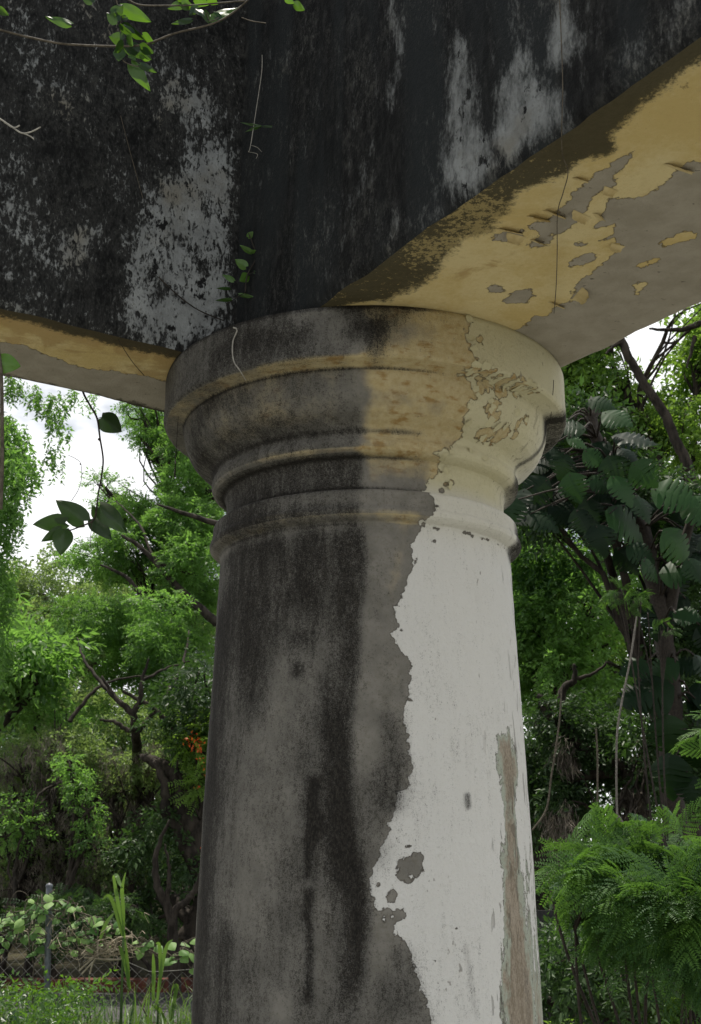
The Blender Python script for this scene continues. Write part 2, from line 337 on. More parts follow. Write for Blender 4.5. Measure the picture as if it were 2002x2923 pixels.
def column_fields(th, z):
    Q = np.stack([.43 * th, z], 1); n = len(Q)
    # white paint on the shaft
    B = cp((1206, 1480), (1203, 1500), (1171, 1564), (1179, 1614), (1151, 1684), (1129, 1731), (1125, 1766), (1143, 1800), (1111, 1807), (1149, 1866), (1181, 1894), (1168, 1950), (1170, 2001), (1153, 2015),
           (1160, 2084), (1170, 2153), (1181, 2187), (1167, 2243), (1128, 2277), (1122, 2332), (1101, 2395), (1087, 2429), (1064, 2480), (1056, 2533), (1075, 2590), (1110, 2640), (1163, 2706), (1184, 2775), (1212, 2844), (1232, 2920))
    poly = [(B[0][0], 2.372)] + list(B) + [(B[-1][0] + .03, 1.0), (B[-1][0] + .05, .3), (1.05, .3), (1.05, 2.372)]
    paint = sdf(Q, poly)
    def hole(pts, rr, sx=1.0):
        nonlocal paint
        for c in cp(*pts): paint = np.minimum(paint, np.hypot((Q[:, 0] - c[0]) / sx, Q[:, 1] - c[1]) - rr)
    # weathered patch in the paint
    paint = np.minimum(paint, .035 - .0 * z + .0) if False else paint
    hole(((1160, 2470), (1185, 2480), (1150, 2500), (1190, 2455)), .017); hole(((1120, 2560), (1100, 2600), (1140, 2610), (1110, 2640)), .014); hole(((1160, 2420), (1130, 2400)), .007); hole(((1100, 2480), (1080, 2530), (1200, 2380)), .006, .6)
    hole(((1228, 2480), (1280, 2500), (1300, 2650), (1240, 2740)), .003, .6); hole(((1230, 1500), (1215, 1560), (1190, 1600), (1240, 1545)), .006, .7)
    # cream paint on the capital, right-hand part
    Bc = cp((1228, 1410), (1205, 1455), (1240, 1480)), cp((1215, 1400), (1222, 1370), (1262, 1345), (1258, 1310), (1245, 1290), (1285, 1283), (1330, 1235), (1320, 1215), (1345, 1150), (1345, 1090), (1300, 1068), (1350, 1045), (1365, 1030), (1335, 985), (1330, 950), (1338, 915), (1345, 905))
    up = list(Bc[1])
    capz = [(up[0][0], 2.455)] + up + [(up[-1][0], 2.91), (1.05, 2.91), (1.05, 2.455)]
    cap = sdf(Q, capz)
    ring = sdf(Q, [(col_tz(1225, 1430)[0] + .0, 2.47), (col_tz(1245, 1445)[0], 2.42), (col_tz(1215, 1460)[0], 2.37), (1.05, 2.37), (1.05, 2.47)])
    paint = np.maximum(paint, np.maximum(cap, ring))
    # blistered holes on the echinus
    hole(((1400, 1170), (1415, 1190), (1412, 1150), (1420, 1120)), .014); hole(((1400, 1240), (1425, 1245), (1440, 1235), (1380, 1235)), .016); hole(((1370, 1110), (1390, 1100), (1350, 1130)), .014); hole(((1480, 1210), (1500, 1200), (1470, 1240)), .012); hole(((1440, 1120), (1470, 1130), (1460, 1110)), .010)
    hole(((1400, 1060), (1350, 1062), (1450, 1085), (1500, 1090), (1530, 1105)), .006, 2); hole(((1270, 1380), (1290, 1375), (1260, 1400)), .007); hole(((1345, 985), (1370, 970), (1350, 1000)), .008)
    cream = (.35 * np.clip((z - 2.29) / .11, 0, 1) + .5 * np.clip((z - 2.46) / .05, 0, 1)) * np.clip(1.25 - (Q[:, 0] - .30) / .5, .25, 1)
    # yellow on the capital
    u0 = col_tz(1025, 1150)[0]
    yel = np.clip((Q[:, 0] - u0 + .02) / .05, 0, 1) * np.clip((z - 2.46) / .05, 0, 1) * .72
    yel += .25 * np.clip((z - 2.60) / .03, 0, 1) * np.clip((Q[:, 0] - u0) / .05, 0, 1)
    yel -= .5 * stroke(Q, cp((1180, 950), (1080, 960)), .05) + .25 * stroke(Q, cp((1060, 1130), (1250, 1160)), .02) + .3 * stroke(Q, cp((1000, 1350), (1200, 1370)), .03)
    yel += .40 * np.clip((z - 2.61) / .03, 0, 1) * np.clip((2.77 - z) / .02, 0, 1) * np.clip((u0 - Q[:, 0]) / .05, 0, 1) * np.clip((Q[:, 0] + .62) / .1, 0, 1)
    yel += .45 * stroke(Q, cp((760, 1060), (900, 1030), (1040, 1028), (1200, 1040)), .010) + .35 * stroke(Q, cp((700, 1320), (850, 1290), (1040, 1280)), .010) + .3 * stroke(Q, cp((700, 1490), (900, 1465), (1040, 1460), (1200, 1466)), .008)  # yellow strokes along the lips, painting in warm light bounced from below
    yel += .35 * stroke(Q, cp((1160, 1500), (1120, 1700)), .03)
    # tan bare stripe on the right
    Bt = cp((1420, 2100), (1446, 2097), (1455, 2058), (1466, 2130), (1478, 2200), (1470, 2300), (1482, 2450), (1497, 2600), (1508, 2700), (1518, 2800), (1530, 2920))
    Bl = cp((1438, 2920), (1431, 2780), (1440, 2700), (1432, 2600), (1438, 2420), (1442, 2300), (1428, 2200))
    tan = sdf(Q, [*Bt, (Bt[-1][0], .3), (Bl[0][0], .3), *Bl])
    tan = np.maximum(tan, np.where(Q[:, 0] > Bt[3][0] + .004, .012 - .055 + .06 * np.clip((2.0 - z) / .9, 0, 1.2), -1))
    # mildew
    D = np.zeros(n)
    zc = np.clip((2.37 - z) / .03, 0, 1)                     # shaft only
    lim = cp((1053, 1480), (1053, 1600), (1042, 1738), (1032, 1890), (1022, 2000), (1010, 2084), (1008, 2200), (1012, 2360), (1030, 2450), (1050, 2540), (1065, 2622), (1050, 2700), (1045, 2780), (1030, 2920))
    xl = np.interp(-z, -lim[:, 1], lim[:, 0]) + .006 * (vnoise(np.stack([Q[:, 1] * 14, Q[:, 1] * 0, Q[:, 1] * 0], 1), 1, 3) - .5)
    left = 1 / (1 + np.exp(-(xl - Q[:, 0]) / .008))
    D += zc * left * .38
    def sk(a, w, *pts):
        nonlocal D
        D = D + a * stroke(Q, cp(*pts), w)
    sk(.40, .045, (1000, 1500), (1005, 1700), (990, 1900), (960, 2050), (975, 2250), (985, 2400), (1010, 2560), (1020, 2700), (1010, 2800))
    sk(.22, .035, (1020, 2450), (1040, 2600), (1020, 2760))
    sk(.40, .09, (670, 1520), (680, 1700), (690, 1850)); sk(.30, .05, (760, 1500), (770, 1640), (740, 1850), (715, 2000))
    sk(.55, .07, (630, 1800), (605, 2200), (580, 2500), (560, 2900)); sk(.35, .05, (880, 1500), (860, 1700))
    sk(.9, .015, (895, 2235), (890, 2300), (905, 2370)); sk(.55, .009, (880, 2420), (878, 2500)); sk(.75, .010, (880, 2550), (876, 2620)); sk(.6, .010, (882, 2640), (885, 2720), (880, 2850)); sk(.8, .014, (893, 2345), (884, 2400))
    sk(.5, .018, (850, 1913)); sk(.22, .03, (840, 1830), (880, 1820))
    sk(.30, .05, (640, 2700), (630, 2900)); sk(.22, .06, (980, 2100), (950, 2300), (960, 2450)); sk(-.16, .09, (800, 1950), (780, 2150), (740, 2400), (700, 2600)); sk(-.14, .05, (950, 2550), (940, 2800))
    sk(-.28, .035, (800, 2890)); sk(.15, .05, (900, 1600), (920, 1750))
    D = D * (zc * (.12 + .88 * left) + 1 - zc)
    # damp grey patches right of the mildew
    for a, w, pts in ((.36, .04, ((1110, 2060), (1130, 2160), (1120, 2280))), (.30, .05, ((1060, 2250), (1050, 2380), (1075, 2430))), (.36, .045, ((1140, 2740), (1160, 2860), (1190, 2920))), (.30, .05, ((1090, 2850), (1070, 2920))), (.15, .05, ((1090, 1620), (1080, 1900)))):
        sk(a, w, *pts)
    sk(.55, .010, (1334, 2275), (1337, 2300)); sk(.20, .02, (1500, 2780), (1510, 2900)); sk(.20, .016, (1457, 2220), (1452, 2320)); sk(.18, .01, (1330, 2700), (1360, 2900))
    # mildew on the capital: left of the stain edge
    ec = 1 / (1 + np.exp(-(u0 - .004 + .050 * (vnoise(np.stack([Q[:, 1] * 11, Q[:, 1] * 0, Q[:, 0] * 6], 1), 1, 4) - .5) - Q[:, 0]) / .006)); kz = np.clip((z - 2.365) / .01, 0, 1)
    D += kz * ec * .40
    D += kz * ec * .22 * ((z > 2.46) & (z < 2.56)) + kz * ec * .16 * np.exp(-((z - 2.64) / .02) ** 2)  # darker again on the neck and the lower curve of the echinus
    sk(-.22, .05, (880, 890), (940, 880), (950, 960)); sk(.35, .05, (830, 960), (650, 990)); sk(.55, .045, (1040, 870), (1140, 870), (1060, 930)); sk(.4, .02, (1075, 930), (1072, 1010)); sk(-.16, .05, (1000, 1170), (880, 1200)); sk(-.10, .06, (760, 1180), (700, 1240))
    sk(-.12, .02, (800, 1440), (950, 1420), (1010, 1415)); sk(.28, .03, (620, 1130), (560, 1230), (600, 1330))
    # undersides, out of the rain: less mildew, old yellow, and bounced light painted in
    for za, zb_ in ((2.374, 2.393), (2.5535, 2.569), (2.750, 2.7605)):
        k_ = ((z > za) & (z < zb_)).astype(float); D = D * (1 - .40 * k_); yel = yel + .26 * k_ * (za > 2.3) * np.clip((.45 - Q[:, 0]) / .1, .3, 1)
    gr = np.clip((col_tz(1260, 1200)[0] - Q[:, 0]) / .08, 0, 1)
    for zz, w in ((2.468, .007), (2.552, .004), (2.613, .008), (2.7485, .004), (2.893, .006)): D += .45 * gr * np.exp(-((z - zz) / w) ** 2)  # dark lines in the grooves, painting in crevice shade along with stain
    # soot on the right limb, lower edges of the rings
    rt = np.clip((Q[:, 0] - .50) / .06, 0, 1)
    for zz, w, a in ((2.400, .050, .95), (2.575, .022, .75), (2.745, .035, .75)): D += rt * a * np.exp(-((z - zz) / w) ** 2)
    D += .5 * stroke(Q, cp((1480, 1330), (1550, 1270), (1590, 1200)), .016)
    # back of the column: even grey mildew
    bk = np.clip((np.abs(th) - 1.75) / .4, 0, 1); D = D * (1 - bk) + bk * .5
    return dict(a_paint=paint, a_cream=cream, a_yel=yel, a_tan=tan, a_dark=D)
col = thing('column', 'round plaster column with ringed capital, mildewed dark at left and peeling white at right', 'column', (AX[0], AX[1], 0))
NT = 420
def col_part(name, z0, z1, dz=.008, parent=col):
    z = np.unique(np.concatenate([np.arange(z0, z1, dz), PZ[(PZ >= z0) & (PZ <= z1)], [z0, z1]]))
    z = z[np.concatenate([[True], np.diff(z) > 2e-4])]
    th = np.linspace(-np.pi, np.pi, NT, endpoint=False)
    TH, Z = np.meshgrid(th, z); TH = TH.ravel(); Z = Z.ravel(); r = rad(Z)
    r = r + .0035 * (vnoise(np.stack([np.sin(TH) * 2.2, np.cos(TH) * 2.2, Z * 3.0], 1), 1.3, 3) - .5) + .0022 * (vnoise(np.stack([np.sin(TH) * 9, np.cos(TH) * 9, Z * 22], 1), 1, 2) - .5)
    V = np.stack([AX[0] + r * np.sin(TH), AX[1] - r * np.cos(TH), Z], 1)
    i = np.arange(len(z) - 1)[:, None] * NT; j = np.arange(NT)[None]; k = (j + 1) % NT
    Fq = np.stack([i + j, i + k, i + NT + k, i + NT + j], -1).reshape(-1, 4)
    Fs = [Fq]
    return mk(name, V, Fs, M['column'], parent, column_fields(TH, Z))
col_part('base', 0, .25); col_part('shaft', .25, 2.372); col_part('astragal', 2.372, 2.466, .004)
cap = col_part('capital', 2.466, 2.552, .006); cap['label'] = 'ringed round capital with dark left half and yellow right half'
col_part('annulet', 2.552, 2.611, .004, cap); col_part('echinus', 2.611, 2.7575, .004, cap); col_part('abacus', 2.7575, 2.8975, .006, cap)
# lifted flakes of paint along the broken edges
def col_flake(px, side, Lf, wf, lift, seed, cream, parent):
    u, z0 = col_tz(*px); r = np.random.default_rng(seed); n, m = 7, 7; V = []
    for i in range(n):
        for j in range(m):
            a = i / (n - 1); b = (j / (m - 1) - .5) * wf * (1 - .4 * abs(a - .4)) + .25 * wf * (r.random() - .5) * (i in (0, n - 1)); q = a * Lf + .3 * Lf * (r.random() - .5) * (i == n - 1)
            du, dz = (side[0] * q - side[1] * b, side[1] * q + side[0] * b); zz_ = z0 + dz; th = (u + du) / .43; R0 = float(rad(zz_)) + .0012 + lift * a ** 2.2
            V.append((AX[0] + R0 * math.sin(th), AX[1] - R0 * math.cos(th), zz_))
    i = np.arange(n - 1)[:, None] * m; j = np.arange(m - 1)[None]; k = len(V)
    mk('paint_flake', V, np.stack([i + j, i + j + 1, i + m + j + 1, i + m + j], -1).reshape(-1, 4), M['column'], parent, dict(a_paint=np.full(k, .5), a_cream=np.full(k, cream), a_yel=np.zeros(k), a_tan=np.full(k, -.5), a_dark=np.full(k, -.6)))
r = np.random.default_rng(8); shaft = [o for o in col.children if o.name == 'shaft'][0]
E3 = [(1345, 920), (1338, 960), (1345, 1000), (1330, 1066), (1375, 1062), (1420, 1078), (1350, 1110), (1372, 1128), (1395, 1150), (1412, 1172), (1392, 1200), (1420, 1228), (1445, 1222), (1385, 1250), (1470, 1180), (1500, 1205), (1440, 1110), (1475, 1130), (1345, 1160), (1330, 1222), (1290, 1285), (1262, 1300), (1270, 1350), (1290, 1390), (1350, 1290), (1380, 1300), (1500, 1090), (1530, 1112)]
for i, (x, y) in enumerate(E3):
    a = r.uniform(0, 6.28); col_flake((x, y), (math.cos(a), math.sin(a)), r.uniform(.010, .020), r.uniform(.012, .026), r.uniform(.003, .008), 90 + i, 1.0, cap)
# ------------------------------------------------------------------ beams
def zpt(x, y, z=ZB): r = ray(x, y); return (CAM + r * ((z - CAM_H) / r[2]))[:2]
ang = R_(56.6); V1 = np.array([-math.sin(ang), -math.cos(ang)])         # left beam runs this way from the corner
V2 = np.array([math.cos(ang), -math.sin(ang)])                            # right beam, square to it
pl = zpt(300, 949); pr = zpt(1500, 450)
tt = np.linalg.solve(np.array([V1, -V2]).T, pr - pl); CR = pl + V1 * tt[0]  # inside corner
nL = np.array([V1[1], -V1[0]]); nL = nL if nL[1] > 0 else -nL              # away from camera
nR = np.array([V2[1], -V2[0]]); nR = nR if nR[1] > 0 else -nR
WL, WR = .455, .80; HB = 1.55
OUT = np.linalg.solve(np.stack([nL, nR]), np.array([WL + CR @ nL, WR + CR @ nR]))   # outer corner
def bp(o, v, side, *pts):                                                 # photo pixels -> (s, z) on a beam's face or (s, w) on its underside
    res = []
    n = nL if v is V1 else nR
    for x, y in pts:
        r = ray(x, y)
        if side == 'face':
            t = ((CR - CAM[:2]) @ n) / (r[:2] @ n); p = CAM + r * t; res.append(((p[:2] - CR) @ v, p[2] - ZB))
        else:
            p = zpt(x, y); res.append(((p - CR) @ v, (p - CR) @ n))
    return np.array(res)
def beam(name, label, v, n, w, length, fields):
    s1 = (OUT - CR) @ v; d = .012
    VV = []; FF = []; A = {k: [] for k in ('a_pale', 'a_peel', 'a_edge', 'a_stain', 'a_mott', 'a_sof', 'a_iso')}; b = 0
    def patch(S_, T_, P, kind, flip=False):
        nonlocal b
        ns, nt_ = S_.shape; VV.append(P.reshape(-1, 3))
        i = np.arange(ns - 1)[:, None] * nt_; j = np.arange(nt_ - 1)[None]
        f = np.stack([i + j, i + nt_ + j, i + nt_ + j + 1, i + j + 1], -1).reshape(-1, 4) + b
        FF.append(f[:, ::-1] if flip else f)
        fl = fields(S_.ravel(), T_.ravel(), kind)
        for k in A: A[k].append(np.broadcast_to(fl.get(k, 0.0), (S_.size,)))
        b += S_.size
    def edge(S_, seed): return .020 * (vnoise(np.stack([S_.ravel() * 9, S_.ravel() * 0 + seed, S_.ravel() * 0], 1), 1, 4) - .5).reshape(S_.shape)
    ss = np.linspace(0, 1, int(length / d)); hh = np.linspace(0, HB, int(HB / d)); ww = np.linspace(0, 1, int(w / d))
    # front face (from the inside corner)
    S_, T_ = np.meshgrid(ss * length, hh, indexing='ij')
    wav = .010 * (vnoise(np.stack([S_.ravel() * 3, T_.ravel() * 3, T_.ravel() * 0 + 3], 1), 1, 3) - .5).reshape(S_.shape)
    k = np.exp(-(T_ / .012) ** 2); dn = wav * (1 - k) * np.clip(S_ / .1, 0, 1) + k * (.006 + edge(S_, 2))
    P = np.concatenate([CR + S_[..., None] * v + dn[..., None] * n, (ZB + T_ + k * 0.0)[..., None]], -1)
    patch(S_, T_, P, 'face', v is V1)
    # underside: mitred at the corner
    U_, W_ = np.meshgrid(ss, ww, indexing='ij')
    S2 = (W_ * s1) * (1 - U_) + U_ * length; T2 = W_ * w
    k2 = np.exp(-(T2 / .012) ** 2); dn2 = k2 * (.006 + edge(S2, 2)); k3 = np.exp(-((w - T2) / .012) ** 2)
    dz = .006 * (vnoise(np.stack([S2.ravel() * 3, T2.ravel() * 3, T2.ravel() * 0 + 9], 1), 1, 3) - .5).reshape(S2.shape) * (1 - k2) * (1 - k3)
    P2 = np.concatenate([CR + S2[..., None] * v + (T2 + dn2)[..., None] * n, (ZB + dz + k3 * (.006 + edge(S2, 5)))[..., None]], -1)
    patch(S2, T2, P2, 'soffit', v is not V1)
    # back face
    S3, T3 = np.meshgrid(s1 + ss * (length - s1), hh, indexing='ij'); k4 = np.exp(-(T3 / .012) ** 2)
    P3 = np.concatenate([CR + S3[..., None] * v + w * n + 0 * S3[..., None], (ZB + T3 + k4 * (.006 + edge(S3, 5)))[..., None]], -1)
    patch(S3, T3, P3, 'back', v is not V1)
    # top
    P4 = np.concatenate([CR + S2[..., None] * v + T2[..., None] * n, (ZB + HB + 0 * S2)[..., None]], -1)
    patch(S2, T2, P4, 'back', v is V1)
    # far end
    S5, T5 = np.meshgrid(ww * w, hh, indexing='ij')
    P5 = np.concatenate([CR + length * v + S5[..., None] * n, (ZB + T5)[..., None]], -1)
    patch(S5, T5, P5, 'back', v is V1)
    o = mk(name, np.concatenate(VV), [np.concatenate(FF)], M['beam'], None, {k: np.concatenate(x) for k, x in A.items()}, True, (CR[0], CR[1], ZB))
    o.data.polygons.foreach_set('use_smooth', np.ones(len(o.data.polygons), bool))
    return tag(o, label, 'beam', None)
def left_fields(s, t, kind):
    Q = np.stack([s, t], 1); f = {'a_iso': 1.0 - .0 * s[0]}
    if kind == 'soffit':
        f['a_sof'] = 1.0
        bl = bp(0, V1, 'soffit', (-400, 880), (0, 975), (80, 990), (163, 1026), (245, 1050), (327, 1062), (408, 1073), (475, 1092))
        lim = np.interp(s, bl[::-1, 0], bl[::-1, 1]); f['a_peel'] = (t - lim) * .7
        f['a_edge'] = .055 - t + .03 * np.sin(s * 4) - .02; f['a_edge'] = np.maximum(f['a_edge'], (t - WL + .03))
        f['a_stain'] = .45 * np.exp(-(t / .14) ** 2) + .34; f['a_mott'] = -.1
        return f
    f['a_sof'] = 0.0
    if kind == 'back': f['a_pale'] = .3; return f
    p = np.full(len(s), .19)
    def b(a, w, *pts):
        nonlocal p
        p = p + a * stroke(Q, bp(0, V1, 'face', *pts), w)
    main = sdf(Q, bp(0, V1, 'face', (330, 905), (360, 800), (320, 690), (395, 640), (440, 560), (500, 500), (560, 440), (640, 450), (665, 560), (660, 700), (665, 860), (620, 940), (520, 1000), (420, 960)))
    p += .66 / (1 + np.exp(-main / .022))
    b(.34, .09, (560, 300), (600, 420), (640, 380)); b(.30, .08, (480, 200), (520, 260)); b(.24, .10, (100, 120), (60, 220), (210, 230)); b(.22, .08, (350, 480), (360, 560))
    b(.26, .06, (260, 640), (220, 720)); b(.22, .12, (40, 640), (100, 760), (60, 840)); b(.20, .10, (20, 420), (30, 560)); b(-.25, .06, (330, 780), (340, 700), (290, 800)); b(.2, .05, (300, 120))
    b(-.3, .05, (720, 200), (715, 600), (700, 850)); b(-.35, .03, (580, 575), (595, 600)); b(-.25, .025, (560, 730), (580, 780)); b(-.3, .03, (440, 860), (470, 820)); b(-.3, .03, (480, 690), (520, 690)); b(-.25, .03, (640, 400), (630, 340))  # first stroke paints the shade of the inside corner
    b(-.15, .2, (200, 420), (300, 300)); b(-.2, .1, (420, 60), (620, 60)); b(.15, .1, (560, 900), (430, 930))
    f['a_pale'] = p; return f
def right_fields(s, t, kind):
    Q = np.stack([s, t], 1); f = {}
    B = lambda *pts: bp(0, V2, 'soffit', *pts)
    if kind == 'soffit':
        f['a_sof'] = 1.0
        eb = B((1010, 862), (1090, 860), (1151, 837), (1252, 780), (1264, 743), (1327, 692), (1403, 655), (1453, 604), (1497, 548), (1566, 516), (1629, 478), (1743, 434), (1755, 378), (1831, 308), (1931, 239), (2002, 176), (2100, 90))
        o = np.argsort(eb[:, 0]); f['a_edge'] = np.interp(s, eb[o, 0], eb[o, 1]) - t
        z = lambda *q: [(1000 + x * .6294, y * .6294) for x, y in q]
        main = sdf(Q, B(*z((2200, 300), (1900, 560), (1700, 700), (1592, 745), (1550, 730), (1480, 770), (1410, 850), (1350, 890), (1285, 910), (1180, 900), (1150, 970), (1110, 1030), (1200, 1012), (1200, 1060), (1120, 1095), (1200, 1085), (1240, 1110), (1190, 1160), (1110, 1230), (1040, 1270), (1000, 1370), (930, 1385), (910, 1430), (840, 1430), (780, 1480), (700, 1530), (900, 1800), (1100, 1800), (2000, 1300))))
        pe = main
        for q in (((800, 1020), (880, 1005), (960, 950), (1020, 860), (1110, 800), (1200, 730), (1280, 690), (1210, 790), (1190, 840), (1130, 870), (1075, 930), (1040, 985), (1000, 1040), (940, 1060), (870, 1055)),
                  ((620, 1310), (650, 1290), (700, 1300), (695, 1325), (640, 1330)), ((690, 1355), (750, 1320), (810, 1312), (840, 1345), (790, 1370), (720, 1372)), ((650, 1080), (700, 1050), (780, 1048), (775, 1080), (700, 1092)),
                  ((1000, 1185), (1060, 1160), (1095, 1148), (1110, 1180), (1060, 1200), (1005, 1205)), ((805, 1110), (850, 1075), (920, 1070), (900, 1110), (850, 1125)), ((1025, 1100), (1060, 1085), (1070, 1105), (1040, 1120)), ((1500, 390), (1545, 370), (1530, 400))):
            pe = np.maximum(pe, sdf(Q, B(*z(*q))))
        for q in (((1390, 1110), (1440, 1080), (1500, 1050), (1580, 1050), (1560, 1080), (1470, 1110), (1420, 1125)), ((1300, 1200), (1350, 1175), (1410, 1165), (1380, 1195), (1320, 1212)), ((1285, 1290), (1340, 1270), (1350, 1290), (1310, 1315)), ((1265, 1330), (1300, 1315), (1310, 1330)), ((1505, 1130), (1550, 1115), (1520, 1135))):
            pe = np.minimum(pe, -sdf(Q, B(*z(*q))))
        f['a_peel'] = pe
        st = .12 + .35 * stroke(Q, B(*z((380, 1310), (520, 1240), (640, 1210))), .03) + .3 * stroke(Q, B(*z((1300, 760), (1420, 680), (1560, 620))), .03) + .3 * stroke(Q, B(*z((660, 1190), (740, 1150))), .025) - .1
        f['a_stain'] = st
        f['a_mott'] = .06 + .42 * stroke(Q, B(*z((560, 950), (640, 960), (440, 1110), (360, 1130))), .07) - .30 * stroke(Q, B(*z((1150, 560), (1350, 380), (1592, 150))), .12)
        return f
    f['a_sof'] = 0.0
    if kind == 'back': f['a_pale'] = .3; return f
    p = np.full(len(s), .07)
    zf = lambda *q: [(1000 + x * .6294, y * .6294) for x, y in q]
    def b(a, w, *q):
        nonlocal p
        p = p + a * stroke(Q, bp(0, V2, 'face', *zf(*q)), w)
    for q in (((480, 150), (540, 180), (550, 330), (575, 420), (560, 560), (640, 620), (650, 760), (590, 840), (520, 880), (430, 830), (420, 600), (440, 380)), ((700, 330), (760, 240), (800, 230), (810, 330), (870, 380), (950, 420), (970, 560), (900, 600), (800, 640), (720, 720), (650, 640), (650, 420))):
        p += .78 / (1 + np.exp(-sdf(Q, bp(0, V2, 'face', *zf(*q))) / .012))
    b(.5, .028, (180, 20), (210, 150), (230, 250), (190, 420), (185, 480)); b(.5, .028, (960, 0), (960, 120), (930, 230)); b(.45, .03, (960, 120), (1010, 190), (980, 250)); b(.25, .05, (1480, 60), (1490, 150), (1330, 250)); b(.2, .05, (1100, 120), (1100, 300)); b(.30, .02, (190, 1020), (180, 1100)); b(.2, .06, (60, 750), (40, 850)); b(.15, .1, (-100, 1000), (-60, 1150)); b(.12, .1, (700, 150), (850, 150))
    b(-.3, .02, (640, 600), (640, 760)); b(-.25, .015, (520, 430)); b(-.25, .02, (460, 600), (455, 660)); b(.15, .05, (350, 1000)); b(.15, .06, (400, 850), (450, 950))
    f['a_pale'] = p; return f
beam_l = beam('concrete_beam', 'mildewed concrete beam at the left with pale grey patch above narrow yellow underside', V1, nL, WL, 3.0, left_fields)
beam_r = beam('concrete_beam', 'dark streaked concrete beam at the right with broad peeling yellow underside', V2, nR, WR, 3.0, right_fields)
# curled flakes of paint hanging from the broad underside
def flake(px, L_, wdt, curl, yaw, parent):
    p = zpt(*px); n = 10; t = np.linspace(0, 1, n); a = t * curl
    prof = np.stack([np.cumsum(np.cos(a)) / n * L_, -np.cumsum(np.sin(a)) / n * L_], 1)
    d1 = np.array([math.cos(yaw), math.sin(yaw)]); d2 = np.array([-d1[1], d1[0]]); V = []
    m = 9; r = np.random.default_rng(int(px[0]))
    for i in range(n):
        for j in range(m):
            u = (j / (m - 1) - .5) * wdt * (1 - .35 * t[i] + .25 * (r.random() - .5) * t[i]); q = p + d1 * (prof[i, 0] + .15 * L_ * (r.random() - .5) * (t[i] > .8)) + d2 * u
            V.append((q[0], q[1], ZB - .0015 + prof[i, 1]))
    i = np.arange(n - 1)[:, None] * m; j = np.arange(m - 1)[None]
    mk('paint_flake', V, np.stack([i + j, i + j + 1, i + m + j + 1, i + m + j], -1).reshape(-1, 4), M['flake'], parent)
zz = lambda x, y: (1000 + x * .6294, y * .6294)
for (x, y), l, w, c, yw in (((850, 995), .022, .045, 1.9, -1.2), ((920, 975), .02, .05, 1.6, -1.0), ((1060, 965), .02, .045, 2.0, 2.2), ((760, 1060), .022, .04, 2.2, 2.0), ((720, 1052), .018, .05, 1.5, -1.2), ((840, 1100), .022, .03, 1.8, -1.0), ((1190, 850), .018, .03, 2.0, 2.1),
                     ((1480, 770), .02, .06, 1.4, -1.1), ((1020, 1330), .03, .055, 1.7, .2), ((1220, 1105), .018, .03, 2.0, 2.0), ((1040, 820), .015, .03, 1.4, -1.1), ((930, 1385), .015, .05, 1.4, -.9), ((1110, 985), .02, .03, 1.6, -.6)):
    flake(zz(x, y), l * 1.15, w * 1.3, c * .62, yw, beam_r)
# ------------------------------------------------------------------ ground
def gmat():
    g = G('leaf_litter'); n = g.noise(3, 6, .6); n2 = g.noise(40, 6, .7); v = g.vor(28)
    c = g.mix(g.step(n, .35, .65), (.045, .038, .026), (.085, .078, .045)); c = g.mix(g.step(n2, .5, .7), c, (.13, .11, .07)); c = g.mix(g.step(v, .25, .05), c, (.05, .07, .025))
    return g.done(g.bsdf(c, .95, g.bump(g.add(n2, v), .03), .1))
def grid(x0, x1, y0, y1, nx, ny, z, amp=0.0):
    X, Y = np.meshgrid(np.linspace(x0, x1, nx), np.linspace(y0, y1, ny), indexing='ij')
    Z = np.full(X.shape, z) + (amp * (vnoise(np.stack([X.ravel() * .7, Y.ravel() * .7, X.ravel() * 0], 1), 1, 3) - .5).reshape(X.shape) if amp else 0)
    i = np.arange(nx - 1)[:, None] * ny; j = np.arange(ny - 1)[None]
    return np.stack([X, Y, Z], -1).reshape(-1, 3), np.stack([i + j, i + ny + j, i + ny + j + 1, i + j + 1], -1).reshape(-1, 4)
V, Fq = grid(-200, 200, -200, 200, 81, 81, 0); struct(mk('ground', V, Fq, gmat(), smooth=False))
V, Fq = grid(-4.5, 6, -6, 5.2, 60, 60, .004); struct(mk('bounce_floor', V, Fq, plain_mat('pale_bounce_floor', (.215, .22, .195), (.33, .33, .30), 4), smooth=False))  # unseen pale floor, added to bounce sunlight up onto column and soffits
V, Fq = grid(-14, .2, 11.3, 13.4, 60, 12, .004); struct(mk('road', V, Fq, plain_mat('asphalt', (.04, .04, .042), (.085, .083, .08), 30), smooth=False))
def box(x0, x1, y0, y1, z0, z1):
    V = np.array([(x, y, z) for x in (x0, x1) for y in (y0, y1) for z in (z0, z1)]); return V, np.array([(0, 1, 3, 2), (4, 6, 7, 5), (0, 4, 5, 1), (2, 3, 7, 6), (0, 2, 6, 4), (1, 5, 7, 3)])
V, Fq = box(-14, .2, 13.4, 13.62, -.1, .13); struct(mk('kerb', V, Fq, plain_mat('red_kerb_paint', (.07, .03, .022), (.17, .055, .035), 9), smooth=False))

